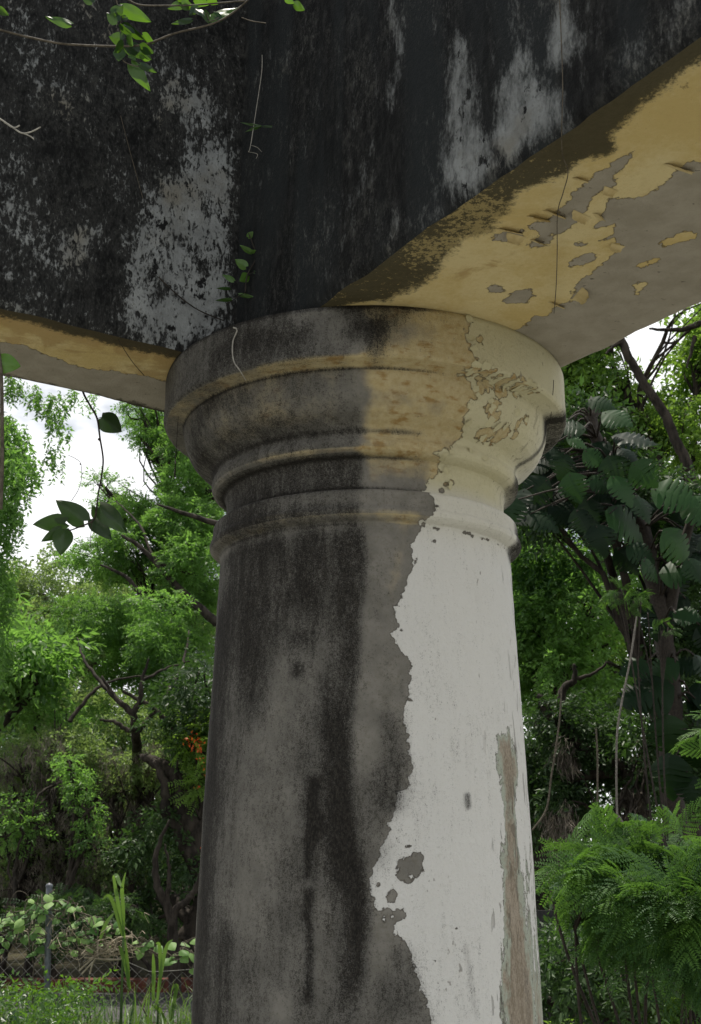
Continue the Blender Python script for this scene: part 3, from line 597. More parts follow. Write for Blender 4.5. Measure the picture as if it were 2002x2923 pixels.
# ------------------------------------------------------------------ foliage stamps
def leaf_quads(P, A, Nn, l, w, fold=.15):
    P = np.asarray(P, float); A = nrm(A); Sd = nrm(np.cross(A, Nn)); Nn = np.cross(Sd, A); l = np.asarray(l)[:, None] * np.ones((len(P), 1)); w = np.asarray(w)[:, None] * np.ones((len(P), 1))
    V = np.stack([P, P + A * l * .42 + Sd * w * .5 + Nn * w * fold, P + A * l - Nn * l * .12, P + A * l * .42 - Sd * w * .5 + Nn * w * fold], 1).reshape(-1, 3)
    return V, np.arange(len(V)).reshape(-1, 4)
def tmpl_broad(n=10, l=.30, w=.13, seed=0, spread=.55):
    r = np.random.default_rng(seed); t = np.linspace(.12, 1, n); sgn = np.where(np.arange(n) % 2, 1, -1)
    P = np.stack([t, sgn * .02, -.15 * t ** 2], 1) + r.normal(0, .03, (n, 3)); A = np.stack([.55 + 0 * t, sgn * (.9 - .5 * t), r.normal(-.2, spread * .5, n)], 1) + r.normal(0, spread * .4, (n, 3))
    V, F_ = leaf_quads(P, A, np.array([0, 0, 1.]) + r.normal(0, .35, (n, 3)), l * r.uniform(.7, 1.2, n), w * r.uniform(.7, 1.2, n)); return V, F_, np.repeat(r.uniform(0, 1, n), 4)
def tmpl_pinnate(n=9, l=.24, w=.09, seed=0):
    r = np.random.default_rng(seed); t = np.repeat(np.linspace(.1, 1, n), 2); sg = np.tile([1, -1], n)
    P = np.stack([t, 0 * t, -.22 * t ** 2], 1); A = np.stack([.35 + 0 * t, sg * 1., -.25 + 0 * t], 1) + r.normal(0, .12, (2 * n, 3))
    V, F_ = leaf_quads(P, A, np.array([0, 0, 1.]) + r.normal(0, .2, (2 * n, 3)), l * (1 - .5 * np.abs(t - .45)), w + 0 * t); return V, F_, np.repeat(np.clip(.5 + r.normal(0, .15, 2 * n), 0, 1), 4)
def tmpl_weep(n=26, l=.13, w=.055, seed=0):
    r = np.random.default_rng(seed); t = np.linspace(.03, 1, n); P = np.stack([t, .06 * np.sin(t * 5), .05 * np.cos(t * 4)], 1) + r.normal(0, .015, (n, 3))
    A = np.stack([.7 + 0 * t, r.normal(0, .7, n), r.normal(0, .7, n)], 1); V, F_ = leaf_quads(P, A, r.normal(0, 1, (n, 3)), l * r.uniform(.7, 1.3, n), w * r.uniform(.7, 1.3, n)); return V, F_, np.repeat(r.uniform(0, 1, n), 4)
def tmpl_moss(n=16, seed=0):
    r = np.random.default_rng(seed); P = np.stack([r.uniform(0, .5, n), r.normal(0, .10, n), r.normal(0, .10, n)], 1); A = np.stack([1 + 0 * P[:, 0], r.normal(0, .3, n), r.normal(0, .3, n)], 1)
    V, F_ = leaf_quads(P, A, r.normal(0, 1, (n, 3)), r.uniform(.25, .6, n), r.uniform(.015, .045, n)); return V, F_, np.repeat(r.uniform(0, 1, n) ** 2, 4)
def tmpl_bipin(seed=0, pairs=6, lf=11):
    r = np.random.default_rng(seed); P = []; A = []; Nn = []; l = []; w = []; to = []
    for t in np.linspace(.22, 1, pairs):
        base = np.array([t, 0, .12 * math.sin(t * 2.2) - .35 * t * t])
        for sg in (1, -1):
            pd = nrm(np.array([.55 + .45 * t, sg * (1.0 - .35 * t), .10 - .35 * t])); pl_ = .42 * (1 - .35 * abs(t - .5)); bend = r.normal(-.12, .05)
            pn = nrm(np.cross(pd, np.cross([0, 0, 1.], pd))); ps = np.cross(pn, pd); tn = r.uniform(.2, .9)
            for u in np.linspace(.08, 1, lf):
                q = base + pd * pl_ * u + pn * bend * u * u
                for s2 in (1, -1):
                    P.append(q); A.append(ps * s2 + pd * .45 - pn * .12 + r.normal(0, .05, 3)); Nn.append(pn); l.append(.105 * (1.1 - .45 * abs(u - .45))); w.append(.044); to.append(np.clip(tn + r.normal(0, .08), 0, 1))
    V, F_ = leaf_quads(np.array(P), np.array(A), np.array(Nn), np.array(l), np.array(w), .05)
    return V, F_, np.repeat(to, 4)
def stamp(tmpls, pos, D, U, scale, tone, r):
    VV = []; FF = []; TT = []; b = 0; ch = r.integers(0, len(tmpls), len(pos)); D = nrm(D); Yv = nrm(np.cross(U, D)); Zv = np.cross(D, Yv)
    for k, (tv, tf, tt_) in enumerate(tmpls):
        m = np.nonzero(ch == k)[0]
        if not len(m): continue
        v = (tv[None, :, 0:1] * D[m][:, None] + tv[None, :, 1:2] * Yv[m][:, None] + tv[None, :, 2:3] * Zv[m][:, None]) * scale[m][:, None, None] + pos[m][:, None]
        n = len(tv); VV.append(v.reshape(-1, 3)); FF.append((tf[None] + np.arange(len(m))[:, None, None] * n).reshape(-1, 4) + b); TT.append(np.clip(tone[m][:, None] + .45 * (tt_[None] - .5), 0, 1).ravel()); b += len(m) * n
    return np.concatenate(VV), np.concatenate(FF), np.concatenate(TT)
TB = [tmpl_broad(seed=i) for i in range(5)]; TBL = [tmpl_broad(8, .42, .20, seed=i + 20) for i in range(4)]
TP = [tmpl_pinnate(seed=i) for i in range(4)]; TW = [tmpl_weep(18, .24, .10, seed=i) for i in range(4)]; TM = [tmpl_moss(seed=i) for i in range(5)]; TF = [tmpl_bipin(i, 6, 8) for i in range(4)]
def blob_w(bs):
    out = []
    for x, y, Y, rx, ry, rz in bs: out.append((at(x, y, Y), np.array([rx / ppm(Y), rz, ry / ppm(Y)])))
    return out
def sample_blobs(bw, n, r, thr=.0, nsc=1.2, shell=2.2):
    vol = np.array([np.prod(s) ** .8 for _, s in bw]); k = r.choice(len(bw), int(n * 1.9), p=vol / vol.sum())
    d = nrm(r.normal(0, 1, (len(k), 3))); f = r.random(len(k)) ** (1 / shell)
    C = np.array([b[0] for b in bw])[k]; Sz = np.array([b[1] for b in bw])[k]
    P = C + d * f[:, None] * Sz; g = vnoise(P + 31.7, nsc, 2); keep = (g > thr) & (P[:, 2] > .05)
    return P[keep][:n], d[keep][:n], k[keep][:n]
def foliage(P, d, style, size, r, droop=.0, hang=False):
    m = len(P); cl = vnoise(P + 5.1, .9, 2)
    if hang: D = np.tile([0, 0, -1.], (m, 1)) + r.normal(0, .22, (m, 3)); U = r.normal(0, 1, (m, 3))
    else: D = d + r.normal(0, .55, (m, 3)); D[:, 2] = D[:, 2] * .6 - droop; U = np.tile([0, 0, 1.], (m, 1)) + r.normal(0, .75, (m, 3)) + .3 * d
    return stamp(style, P, D, U, size * r.uniform(.65, 1.3, m), np.clip(cl * 1.3 - .15 + r.normal(0, .15, m), 0, 1), r)
def limb_paths(base, bw, r, tr, n_sub, wob=.12, k_=None, P=None):
    top = max(bw, key=lambda b: b[0][2])[0]; mid = np.mean([b[0] for b in bw], axis=0); low = min(b[0][2] - b[1][2] for b in bw)
    fork = base + (mid - base) * np.array([.55, .55, 1]) ; fork[2] = base[2] + max(.35 * (mid[2] - base[2]), min(low - base[2], .7 * (mid[2] - base[2])))
    paths = []; st = smooth_path([base - [0, 0, .05], base + (fork - base) * .4 + r.normal(0, wob, 3) * [1, 1, .2], fork, fork + (top - fork) * .5 + r.normal(0, wob, 3), top], 22, wob * .12, int(r.integers(1e6)))
    rr = np.linspace(1, .15, 22) * tr; rr[0] *= 1.35; rr[1] *= 1.12; paths.append((st, rr))
    for i, (c, s) in enumerate(bw):
        j = int(r.integers(8, 16)); p0 = st[j]; lm = smooth_path([p0, p0 + (c - p0) * .45 + [0, 0, .12 * np.linalg.norm(c - p0)] + r.normal(0, wob, 3), c], 12, wob * .15, int(r.integers(1e6)))
        paths.append((lm, np.linspace(rr[j] * .75, rr[j] * .25, 12)))
        if P is not None and n_sub:
            idx = np.nonzero(k_ == i)[0]
            for q in r.choice(idx, min(n_sub, len(idx)), replace=False) if len(idx) else []:
                a = lm[int(r.integers(3, 12))]; e = P[q]; sb = smooth_path([a, (a + e) / 2 + r.normal(0, .08 * np.linalg.norm(e - a) + .01, 3), e], 7)
                paths.append((sb, np.linspace(max(.02, rr[j] * .22), .006, 7)))
    return paths
def tree(name, label, cat, base, bs, n, style, size, lm, bark, tr, seed, n_sub=14, thr=.40, nsc=1.2, droop=.2, hang=False, extra=(), group=None, wob=.14, stem=True):
    r = np.random.default_rng(seed); base = np.array(base, float); bw = blob_w(bs); root = thing(name, label, cat, base, group)
    P, d, k = sample_blobs(bw, n, r, thr, nsc)
    V, Fq, T = foliage(P, d, style, size, r, droop, hang); mk('crown' if tr > .04 else 'foliage', V, Fq, M[lm], root, {'tone': T}, False)
    paths = limb_paths(base, bw, r, tr, n_sub, wob, k, P) if stem else []
    for pts, ra in extra:
        w = np.array([at(*p) for p in pts]); paths.append((smooth_path(w, 5 * len(w), .006, seed), np.interp(np.linspace(0, 1, 5 * len(w)), np.linspace(0, 1, len(ra)), ra)))
    V, Fs = tubes(paths, 7); mk('trunk' if tr > .04 else 'stem', V, Fs, M[bark], root)
    return root
def gp(x, Y): p = at(x, 2300, Y); return (p[0], p[1], 0.0)
# ---- trees at the left
tree('feathery_tree', 'tall feathery tree with fine leaves behind the left side of the column', 'tree', gp(650, 19), [(450, 1200, 19, 100, 45, 1.2), (400, 1165, 19, 60, 25, .7), (540, 1290, 19, 110, 80, 1.4), (430, 1260, 19, 60, 25, .6), (560, 1390, 18.8, 90, 80, 1.2), (490, 1370, 19, 50, 40, .6), (310, 1410, 19.3, 70, 35, .8), (290, 1385, 19.3, 40, 25, .5), (400, 1475, 19, 80, 35, .9), (540, 1520, 18.5, 110, 80, 1.5), (420, 1570, 18.5, 120, 70, 1.4), (300, 1600, 18.8, 110, 50, 1.1), (560, 1640, 18, 110, 90, 1.4), (600, 1160, 20, 90, 110, 1.4)],
     10500, TP + TB, .22, 'leaf_a', 'bark', .16, 11, 9, .48, 1.9, .18, extra=[([(620, 1780, 17), (523, 1691, 17), (449, 1609, 17), (392, 1556, 17), (347, 1528, 17)], (.075, .06, .045, .035, .02)), ([(520, 1800, 17), (408, 1700, 17), (359, 1646, 17), (286, 1613, 17)], (.055, .045, .03, .015)), ([(660, 1510, 17), (531, 1466, 17), (450, 1440, 17)], (.06, .035, .015)), ([(640, 1440, 18), (520, 1340, 18.4), (440, 1290, 18.6), (390, 1240, 18.6)], (.07, .05, .03, .012)), ([(560, 1640, 17), (450, 1600, 17), (400, 1500, 17.4), (330, 1430, 18)], (.03, .025, .02, .008))])
tree('pale_tree', 'pale grey green bushy tree on the left skyline under the white cloud', 'tree', gp(60, 27), [(130, 1700, 27, 190, 130, 2.2), (330, 1760, 26, 150, 100, 1.8), (-80, 1740, 27, 170, 140, 2), (60, 1840, 26, 200, 120, 2), (280, 1850, 26, 150, 60, 2), (520, 1760, 26, 160, 100, 2), (100, 2020, 24, 200, 80, 2), (360, 2100, 24, 200, 90, 2), (150, 2250, 24, 220, 120, 2)],
     9000, TB, .40, 'leaf_b', 'bark2', .28, 12, 8, .44, 1.0, .1)
tree('weeping_tree', 'near tree with hanging leafy branches at the left edge against white cloud', 'tree', gp(-260, 10.5), [(20, 1230, 10.5, 60, 90, .5), (60, 1330, 10.4, 50, 90, .4), (20, 1470, 10.5, 55, 110, .5), (10, 1600, 10.5, 40, 90, .4), (-70, 1400, 10.6, 80, 260, .8), (-120, 1150, 10.6, 120, 120, .9), (20, 1700, 10.5, 40, 60, .3), (10, 1850, 10.5, 30, 80, .3)],
     900, TW, .24, 'leaf_a', 'bark', .14, 13, 2, .42, 2.6, .3, True, stem=False, extra=[([(-260, 2900, 10.5), (-240, 2000, 10.5), (-200, 1500, 10.5), (-120, 1180, 10.5), (-60, 1080, 10.5)], (.14, .12, .10, .07, .03)), ([(-200, 1500, 10.5), (-100, 1350, 10.5), (-60, 1300, 10.5)], (.05, .035, .02))])
tree('drooping_branch_tree', 'slender tree whose leafy sprays hang below the left beam', 'tree', gp(-420, 12), [(130, 1125, 12, 60, 22, .3), (205, 1120, 12, 50, 20, .3), (165, 1190, 12, 36, 40, .25), (160, 1290, 12, 26, 40, .2), (260, 1125, 12, 30, 22, .2), (40, 1080, 12, 60, 30, .4), (-150, 1050, 12, 120, 60, .6)],
     230, TW, .22, 'leaf_a', 'bark', .1, 14, 0, .30, 2.5, .3, True, stem=False, extra=[([(-420, 2900, 12), (-400, 1800, 12), (-300, 1200, 12), (-150, 1020, 12), (100, 1000, 12), (260, 1070, 12)], (.12, .10, .08, .05, .025, .01))])
tree('gnarled_tree', 'dark gnarled tree with a forked limb left of the column', 'tree', gp(420, 16.5), [(250, 1900, 17, 180, 90, 1.4), (450, 1880, 17, 160, 110, 1.5), (520, 1990, 16.5, 90, 80, 1.0), (180, 2010, 17, 130, 60, 1.1), (480, 1760, 17, 140, 70, 1.2), (90, 1930, 17, 110, 80, 1.2), (300, 1790, 17.5, 200, 70, 1.5)],
     7500, TB + TP, .20, 'leaf_a', 'bark', .13, 15, 6, .50, 1.8, .2, stem=False, extra=[([(415, 2640, 16), (408, 2400, 15.8), (398, 2220, 15.2), (388, 2110, 14.1), (378, 2039, 13.9), (327, 1990, 13.9), (290, 1930, 13.9)], (.10, .09, .075, .058, .045, .03, .012)), ([(380, 2042, 13.9), (402, 1986, 13.9), (404, 1945, 13.9), (425, 1880, 13.9)], (.042, .034, .025, .010)), ([(351, 1973, 13.9), (433, 2018, 13.9), (486, 2067, 13.9), (560, 2150, 13.9)], (.02, .028, .035, .045)), ([(286, 2055, 13.9), (330, 2062, 13.9), (371, 2088, 13.9)], (.012, .022, .035)), ([(388, 2100, 14), (470, 1990, 14.2), (520, 1900, 14.6), (540, 1800, 15)], (.035, .03, .02, .008)), ([(327, 1990, 14), (250, 1900, 14.4), (220, 1820, 15)], (.03, .02, .008)), ([(404, 1945, 14), (470, 1910, 14.2), (560, 1880, 14.4)], (.022, .016, .008)), ([(200, 2060, 14.4), (260, 1980, 14.6), (330, 1940, 14.8), (420, 1930, 15)], (.03, .024, .016, .008))])
tree('leaning_tree', 'tree with bare curving branches at the far left edge of the wood', 'tree', gp(-160, 15), [(40, 1900, 15, 110, 70, .9), (-60, 1800, 15, 120, 100, 1), (100, 1860, 15, 70, 60, .7)], 520, TB, .45, 'leaf_a', 'bark', .12, 16, 8, .45, 1.5, .2,
     extra=[([(-120, 2180, 15), (0, 2072, 14.8), (41, 2031, 14.8), (94, 1982, 14.8), (100, 1945, 14.8), (86, 1920, 14.8), (70, 1860, 14.8)], (.09, .06, .055, .045, .035, .025, .012)), ([(41, 2031, 14.8), (60, 1960, 14.8), (66, 1900, 14.8)], (.03, .02, .01))])
tree('mossy_tree', 'grey brown tree draped with hanging dead moss at the far left', 'tree', gp(60, 14.5), [(70, 2190, 14.5, 110, 90, 1.0), (150, 2140, 14.5, 90, 80, .9), (20, 2290, 14.5, 110, 130, 1.0), (170, 2330, 14.5, 90, 150, .9), (60, 2480, 14.5, 140, 130, 1.0), (-60, 2380, 14.5, 110, 200, 1)],
     1500, TM, .17, 'dead', 'bark', .16, 17, 10, .48, 2.6, .2, True)
tree('mossy_cedar', 'brownish cedar with drooping dead twigs beside the curved trunk', 'tree', gp(380, 15), [(380, 2180, 15, 130, 60, .9), (320, 2260, 15, 90, 70, .8), (450, 2160, 15, 90, 60, .8), (330, 2420, 15, 110, 130, .9), (250, 2520, 15, 120, 120, .9), (420, 2330, 15, 90, 90, .8)],
     1300, TM, .16, 'dead', 'bark', .15, 18, 10, .50, 2.6, .15, True)
tree('olive_tree', 'olive green leafy tree mixed in behind the hanging moss at the far left', 'tree', gp(120, 14.9), [(80, 2210, 14.9, 120, 90, .8), (180, 2150, 14.9, 100, 60, .8), (330, 2270, 15.1, 120, 70, .8), (60, 2400, 14.9, 120, 90, .8), (330, 2440, 15.1, 120, 80, .8), (430, 2180, 15.1, 90, 60, .8)], 2600, TB, .20, 'leaf_b', 'bark', .07, 25, 6, .50, 2.4, .2)
tree('curved_trunk_tree', 'thick dark curved trunks of a tree close to the column on the left', 'tree', gp(640, 13.6), [(520, 2090, 14, 100, 60, .8), (620, 1980, 14, 130, 110, 1.2), (480, 2520, 15.2, 120, 80, .8)], 800, TB, .3, 'leaf_d', 'bark', .20, 19, 8, .42, 1.5, .2,
     extra=[([(600, 2470, 13.5), (572, 2386, 13.5), (543, 2353, 13.5), (519, 2312, 13.5), (514, 2255, 13.5), (490, 2206, 13.5), (441, 2174, 13.5), (400, 2160, 13.5)], (.22, .19, .16, .14, .12, .10, .07, .03)), ([(590, 2520, 13.4), (546, 2432, 13.4), (527, 2400, 13.4), (502, 2353, 13.4), (474, 2312, 13.4), (478, 2272, 13.4), (461, 2210, 13.4), (440, 2170, 13.4)], (.13, .12, .10, .09, .08, .07, .05, .03)), ([(610, 2300, 13.7), (580, 2247, 13.7), (539, 2178, 13.7), (520, 2140, 13.7)], (.10, .085, .07, .04))])
tree('forked_grey_tree', 'slim grey tree with several forking stems behind the wire fence', 'tree', gp(494, 12.5), [(480, 2350, 13.6, 60, 40, .4), (400, 2420, 13.7, 60, 40, .4), (560, 2480, 13.6, 50, 40, .4)], 260, TB, .26, 'leaf_d', 'bark', .075, 20, 6, .42, 2, .2, stem=False,
     extra=[([(500, 2850, 12.4), (494, 2677, 12.4), (483, 2602, 12.4), (449, 2526, 12.4), (445, 2443, 12.4), (483, 2341, 12.4)], (.07, .06, .045, .04, .03, .012)), ([(494, 2690, 12.4), (500, 2600, 12.4), (543, 2564, 12.4), (565, 2522, 12.4), (590, 2440, 12.4)], (.045, .04, .035, .028, .014)), ([(495, 2640, 12.4), (478, 2560, 12.4), (485, 2480, 12.4), (470, 2410, 12.4)], (.035, .028, .02, .008))])
root = tree('flame_tree', 'small yellow green tree carrying orange red flowers beside the column', 'tree', gp(600, 13.4), [(560, 2120, 13.4, 45, 40, .3), (600, 2180, 13.4, 40, 50, .3), (600, 2080, 13.4, 40, 40, .3), (575, 2240, 13.4, 30, 40, .3)], 320, TP, .24, 'leaf_c', 'bark', .05, 21, 6, .35, 2, .1)
r = np.random.default_rng(3); P = np.array([at(x + r.normal(0, 6), y + r.normal(0, 6), 13.0 + r.normal(0, .08)) for x, y, c in ((540, 2112, 14), (566, 2122, 14), (572, 2135, 10), (545, 2130, 8), (575, 2170, 6), (585, 2205, 4), (556, 2245, 4), (575, 2420, 3), (550, 2100, 3), (560, 2140, 4), (570, 2110, 3)) for _ in range(c)])
V, Fq = leaf_quads(P, r.normal(0, 1, P.shape), r.normal(0, 1, P.shape), r.uniform(.022, .05, len(P)), r.uniform(.018, .035, len(P))); mk('flowers', V, Fq, M['flower'], root, {'tone': np.repeat(r.random(len(P)), 4)}, False)
tree('climbing_creeper', 'bright green creeper climbing a dark stem between the mossy trees', 'creeper', gp(240, 13.5), [(200, 2180, 13.5, 30, 30, .2), (235, 2240, 13.4, 28, 50, .2), (255, 2320, 13.4, 24, 50, .2), (265, 2400, 13.4, 28, 50, .2), (210, 2225, 13.4, 26, 30, .2)], 260, TB, .16, 'leaf_a', 'bark', .05, 22, 4, .42, 3, .3)
tree('yellow_green_shrub', 'yellow green leafy shrub below the moss at the far left', 'shrub', gp(40, 13.4), [(50, 2290, 13.6, 50, 26, .3), (20, 2380, 13.6, 40, 40, .3), (90, 2350, 13.6, 40, 26, .3), (110, 2050, 15, 60, 24, .3), (190, 2040, 15, 50, 20, .3)], 300, TB, .17, 'leaf_a', 'bark', .035, 23, 4, .46, 2.8, .2)
tree('fern_bush', 'dark ferny bush beneath the slim grey tree', 'shrub', gp(420, 12.2), [(390, 2590, 13, 50, 40, .4), (300, 2620, 13, 80, 50, .5), (170, 2620, 13, 110, 60, .5)], 700, TP, .22, 'leaf_d', 'bark', .03, 24, 4, .35, 2.2, .25)
# ---- trees at the right
tree('broadleaf_tree', 'tall bright leafy tree with a bare leaning limb at the right', 'tree', gp(2080, 13), [(1620, 960, 14, 120, 100, .9), (1700, 1130, 14, 110, 90, .9), (1960, 880, 13, 110, 80, .9), (1990, 1040, 13.5, 60, 90, .7), (1850, 1180, 14, 130, 90, 1), (1960, 1270, 14, 100, 120, 1), (1560, 1060, 14.5, 100, 90, .9), (2100, 980, 13.5, 120, 160, 1), (1740, 940, 13.5, 40, 30, .3)],
     4200, TB, .30, 'leaf_c', 'bark', .16, 31, 6, .45, 1.7, .2, extra=[([(2010, 1560, 12.4), (1990, 1450, 12.3), (1975, 1372, 12.3), (1956, 1308, 12.3), (1929, 1255, 12.3), (1895, 1176, 12.3), (1854, 1115, 12.3), (1812, 1047, 12.3), (1778, 979, 12.3), (1740, 880, 12.3)], (.075, .07, .065, .063, .06, .057, .055, .053, .05, .042)), ([(2060, 915, 12.6), (2002, 922, 12.6), (1940, 942, 12.6), (1854, 938, 12.6)], (.05, .04, .03, .012)), ([(1985, 960, 12.6), (1975, 1000, 12.6), (1960, 1050, 12.6)], (.03, .02, .01)), ([(1778, 975, 12.3), (1750, 990, 12.3), (1730, 1010, 12.3)], (.03, .02, .01))])
tree('small_leaved_tree', 'dense small leaved tree just right of the column shaft', 'tree', gp(1500, 14), [(1560, 1640, 13.5, 130, 100, 1.0), (1720, 1600, 13.5, 130, 90, 1.0), (1540, 1800, 13.5, 120, 110, 1.0), (1690, 1760, 13.3, 140, 100, 1.0), (1580, 1930, 13.4, 120, 80, .9), (1800, 1730, 13.3, 100, 80, .9), (1480, 1560, 14, 90, 90, .9), (1740, 1890, 13.5, 120, 60, .8)],
     4800, TB, .24, 'leaf_a', 'bark', .15, 32, 8, .52, 1.6, .2)
tree('sunlit_tree', 'yellow green sunlit tree glimpsed through the gaps beyond the small leaved tree', 'tree', gp(1640, 20), [(1560, 1500, 20, 130, 120, 1.4), (1620, 1780, 20, 160, 140, 1.5), (1740, 1950, 20, 150, 100, 1.5), (1500, 1900, 20, 100, 140, 1.3), (1880, 1450, 20, 160, 200, 1.5)],
     3000, TB, .36, 'leaf_c', 'bark', .18, 33, 6, .45, 1.3, .1)
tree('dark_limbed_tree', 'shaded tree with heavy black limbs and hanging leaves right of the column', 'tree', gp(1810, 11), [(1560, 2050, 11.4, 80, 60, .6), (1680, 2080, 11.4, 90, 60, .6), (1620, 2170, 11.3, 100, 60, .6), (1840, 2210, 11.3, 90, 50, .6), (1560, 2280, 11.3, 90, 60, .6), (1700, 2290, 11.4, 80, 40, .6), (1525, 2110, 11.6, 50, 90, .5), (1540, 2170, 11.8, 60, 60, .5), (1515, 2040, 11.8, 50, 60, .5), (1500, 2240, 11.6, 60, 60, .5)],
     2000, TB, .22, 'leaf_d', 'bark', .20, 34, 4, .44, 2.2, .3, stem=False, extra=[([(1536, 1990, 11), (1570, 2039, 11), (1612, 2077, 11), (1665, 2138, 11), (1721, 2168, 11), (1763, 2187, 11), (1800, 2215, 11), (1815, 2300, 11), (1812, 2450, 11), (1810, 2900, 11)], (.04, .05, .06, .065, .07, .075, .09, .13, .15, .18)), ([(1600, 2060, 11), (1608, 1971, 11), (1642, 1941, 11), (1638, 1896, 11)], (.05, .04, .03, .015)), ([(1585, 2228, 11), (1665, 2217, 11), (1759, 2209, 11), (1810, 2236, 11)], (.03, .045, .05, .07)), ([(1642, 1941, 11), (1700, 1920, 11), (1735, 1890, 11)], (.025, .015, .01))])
tree('palm_thatch_shrub', 'shaded clump of drooping dead fronds around the dark trunk', 'shrub', gp(1790, 10.6), [(1620, 2140, 10.7, 40, 40, .3), (1800, 2290, 10.7, 50, 60, .3), (1850, 2120, 10.7, 40, 40, .3), (1590, 2330, 10.7, 60, 60, .4)], 110, TM, .24, 'dead', 'bark', .035, 35, 3, .3, 2, .2, True)
tree('low_dark_shrub', 'dark leafy shrub low down between the column and the ferny bush', 'shrub', gp(1640, 8), [(1640, 2740, 6.3, 100, 60, .3), (1800, 2800, 6.4, 120, 60, .3), (1940, 2790, 6.3, 80, 70, .3), (1620, 2720, 8, 90, 70, .35), (1720, 2770, 8, 90, 60, .35), (1580, 2800, 8.2, 70, 50, .3), (1870, 2760, 8.4, 130, 70, .5), (1760, 2690, 8.6, 100, 50, .4)], 1300, TB, .18, 'leaf_d', 'bark', .03, 36, 3, .38, 3, .2,
     extra=[([(1762, 2990, 7.9), (1760, 2900, 7.9), (1768, 2800, 7.9), (1755, 2700, 8)], (.09, .075, .07, .05)), ([(1690, 2900, 7.8), (1700, 2840, 7.8), (1690, 2790, 7.8), (1683, 2760, 7.9)], (.01, .009, .007, .005))])
tree('bright_low_shrub', 'small bright green shrub catching sun at the lower right corner', 'shrub', gp(1890, 8.8), [(1880, 2880, 8.8, 60, 30, .3), (1840, 2900, 8.8, 60, 30, .3), (1970, 2900, 8.9, 70, 40, .3), (1670, 2915, 9, 40, 18, .2)], 230, TB, .20, 'leaf_c', 'bark', .02, 37, 4, .38, 3, .1)
# ---- ferny bush close by at the right
def ferns(name, label, base, bs, n, size, seed, extra, lm='leaf_f', thr=.36):
    r = np.random.default_rng(seed); bw = blob_w(bs); root = thing(name, label, 'shrub', base); P, d, k = sample_blobs(bw, n, r, thr, 3.0, 3.0)
    d = d + np.array([-.15, -.5, .1]); V, Fq, T = foliage(P, d, TF, size, r, .05); mk('fronds', V, Fq, M[lm], root, {'tone': T}, False)
    paths = []; b0 = np.array(base, float)
    for i, (c, s) in enumerate(bw):
        lm_ = smooth_path([b0 + r.normal(0, .03, 3) * [1, 1, 0], (b0 + c) / 2 + r.normal(0, .1, 3), c], 12); paths.append((lm_, np.linspace(.011, .005, 12)))
        for q in np.nonzero(k == i)[0][:14]: paths.append((smooth_path([lm_[9], (lm_[9] + P[q]) / 2 + [0, 0, .03], P[q]], 6), np.linspace(.006, .003, 6)))
    V, Fs = tubes(paths, 5); mk('stem', V, Fs, M['stem_dk'], root); return root
ferns('ferny_bush', 'lush ferny green bush with spreading fronds right of the column base', gp(1850, 5.6), [(1640, 2500, 5.6, 110, 30, .3), (1560, 2480, 5.9, 50, 40, .25), (1760, 2490, 5.5, 130, 30, .3), (1900, 2460, 5.4, 110, 45, .3), (1650, 2560, 5.6, 120, 30, .3), (1920, 2560, 5.2, 100, 60, .3), (1840, 2630, 5.4, 50, 60, .25), (1960, 2690, 5.3, 60, 60, .25), (1790, 2570, 5.4, 110, 40, .3), (1920, 2400, 5.5, 60, 20, .2), (1590, 2440, 5.7, 60, 16, .2)], 520, .19, 41, ())
ferns('frond_sprays', 'yellow green feathery sprays reaching in from the right edge', gp(2180, 4.4), [(2025, 1850, 4.4, 26, 8, .06), (2020, 1910, 4.4, 26, 8, .06), (2025, 1990, 4.4, 26, 8, .06), (2020, 2105, 4.4, 26, 10, .06), (2030, 2215, 4.4, 22, 8, .06), (2090, 2050, 4.4, 40, 160, .12)], 40, .10, 42, (), 'leaf_f', .1)
ferns('asparagus_fern', 'soft bright asparagus fern draped below the monstera leaves', gp(1960, 8.4), [(1770, 1690, 8.6, 30, 10, .12), (1810, 1715, 8.6, 36, 14, .12), (1850, 1750, 8.6, 36, 18, .12), (1890, 1800, 8.6, 30, 24, .12)], 60, .10, 43, (), 'leaf_f', .3)
# ---- climbing monstera
def monstera_leaf(base, D, U, Lf, r, parent, tone, slits=5):
    D = nrm(D); Yv = nrm(np.cross(U, D)); Zv = np.cross(D, Yv); n = 46; t = np.linspace(0, 1, n)
    w = .62 * np.sin(np.pi * np.clip(t, 0, 1) ** .62) ** .8 * (1 - .25 * t); ph = r.uniform(0, .06)
    sl = np.zeros(n)
    for k in range(slits): sl = np.maximum(sl, np.clip(1 - np.abs(t - (.20 + ph + k * .145)) / .030, 0, 1))
    V = []; cup = r.uniform(.12, .35); cr = r.uniform(.15, .45)
    for sg in (1, -1):
        wl = w * (1 - r.uniform(.5, .8) * sl) * Lf
        for i in range(n):
            for j, f in enumerate((0, .35, .7, 1.0)):
                x = (t[i] - .12 * np.exp(-t[i] * 9) * f + .22 * f * w[i] ** 1.0 * (1 - t[i])) * Lf; y = sg * wl[i] * f; z = -cr * t[i] ** 2 * Lf - cup * (abs(y) ** 1.6) / Lf ** .6 + .006 * Lf * f * np.cos(t[i] * 43)
                V.append(base + D * x + Yv * y + Zv * z)
    Fq = []
    for s_ in range(2):
        o = s_ * n * 4
        for i in range(n - 1):
            for j in range(3):
                a = o + i * 4 + j; q = (a, a + 4, a + 5, a + 1); Fq.append(q if s_ == 0 else q[::-1])
    mk('leaf', V, np.array(Fq), M['leaf_m'], parent, {'tone': np.full(len(V), tone)})
mon = thing('monstera', 'dark climbing monstera with big split leaves right of the capital', 'plant', gp(1930, 9))
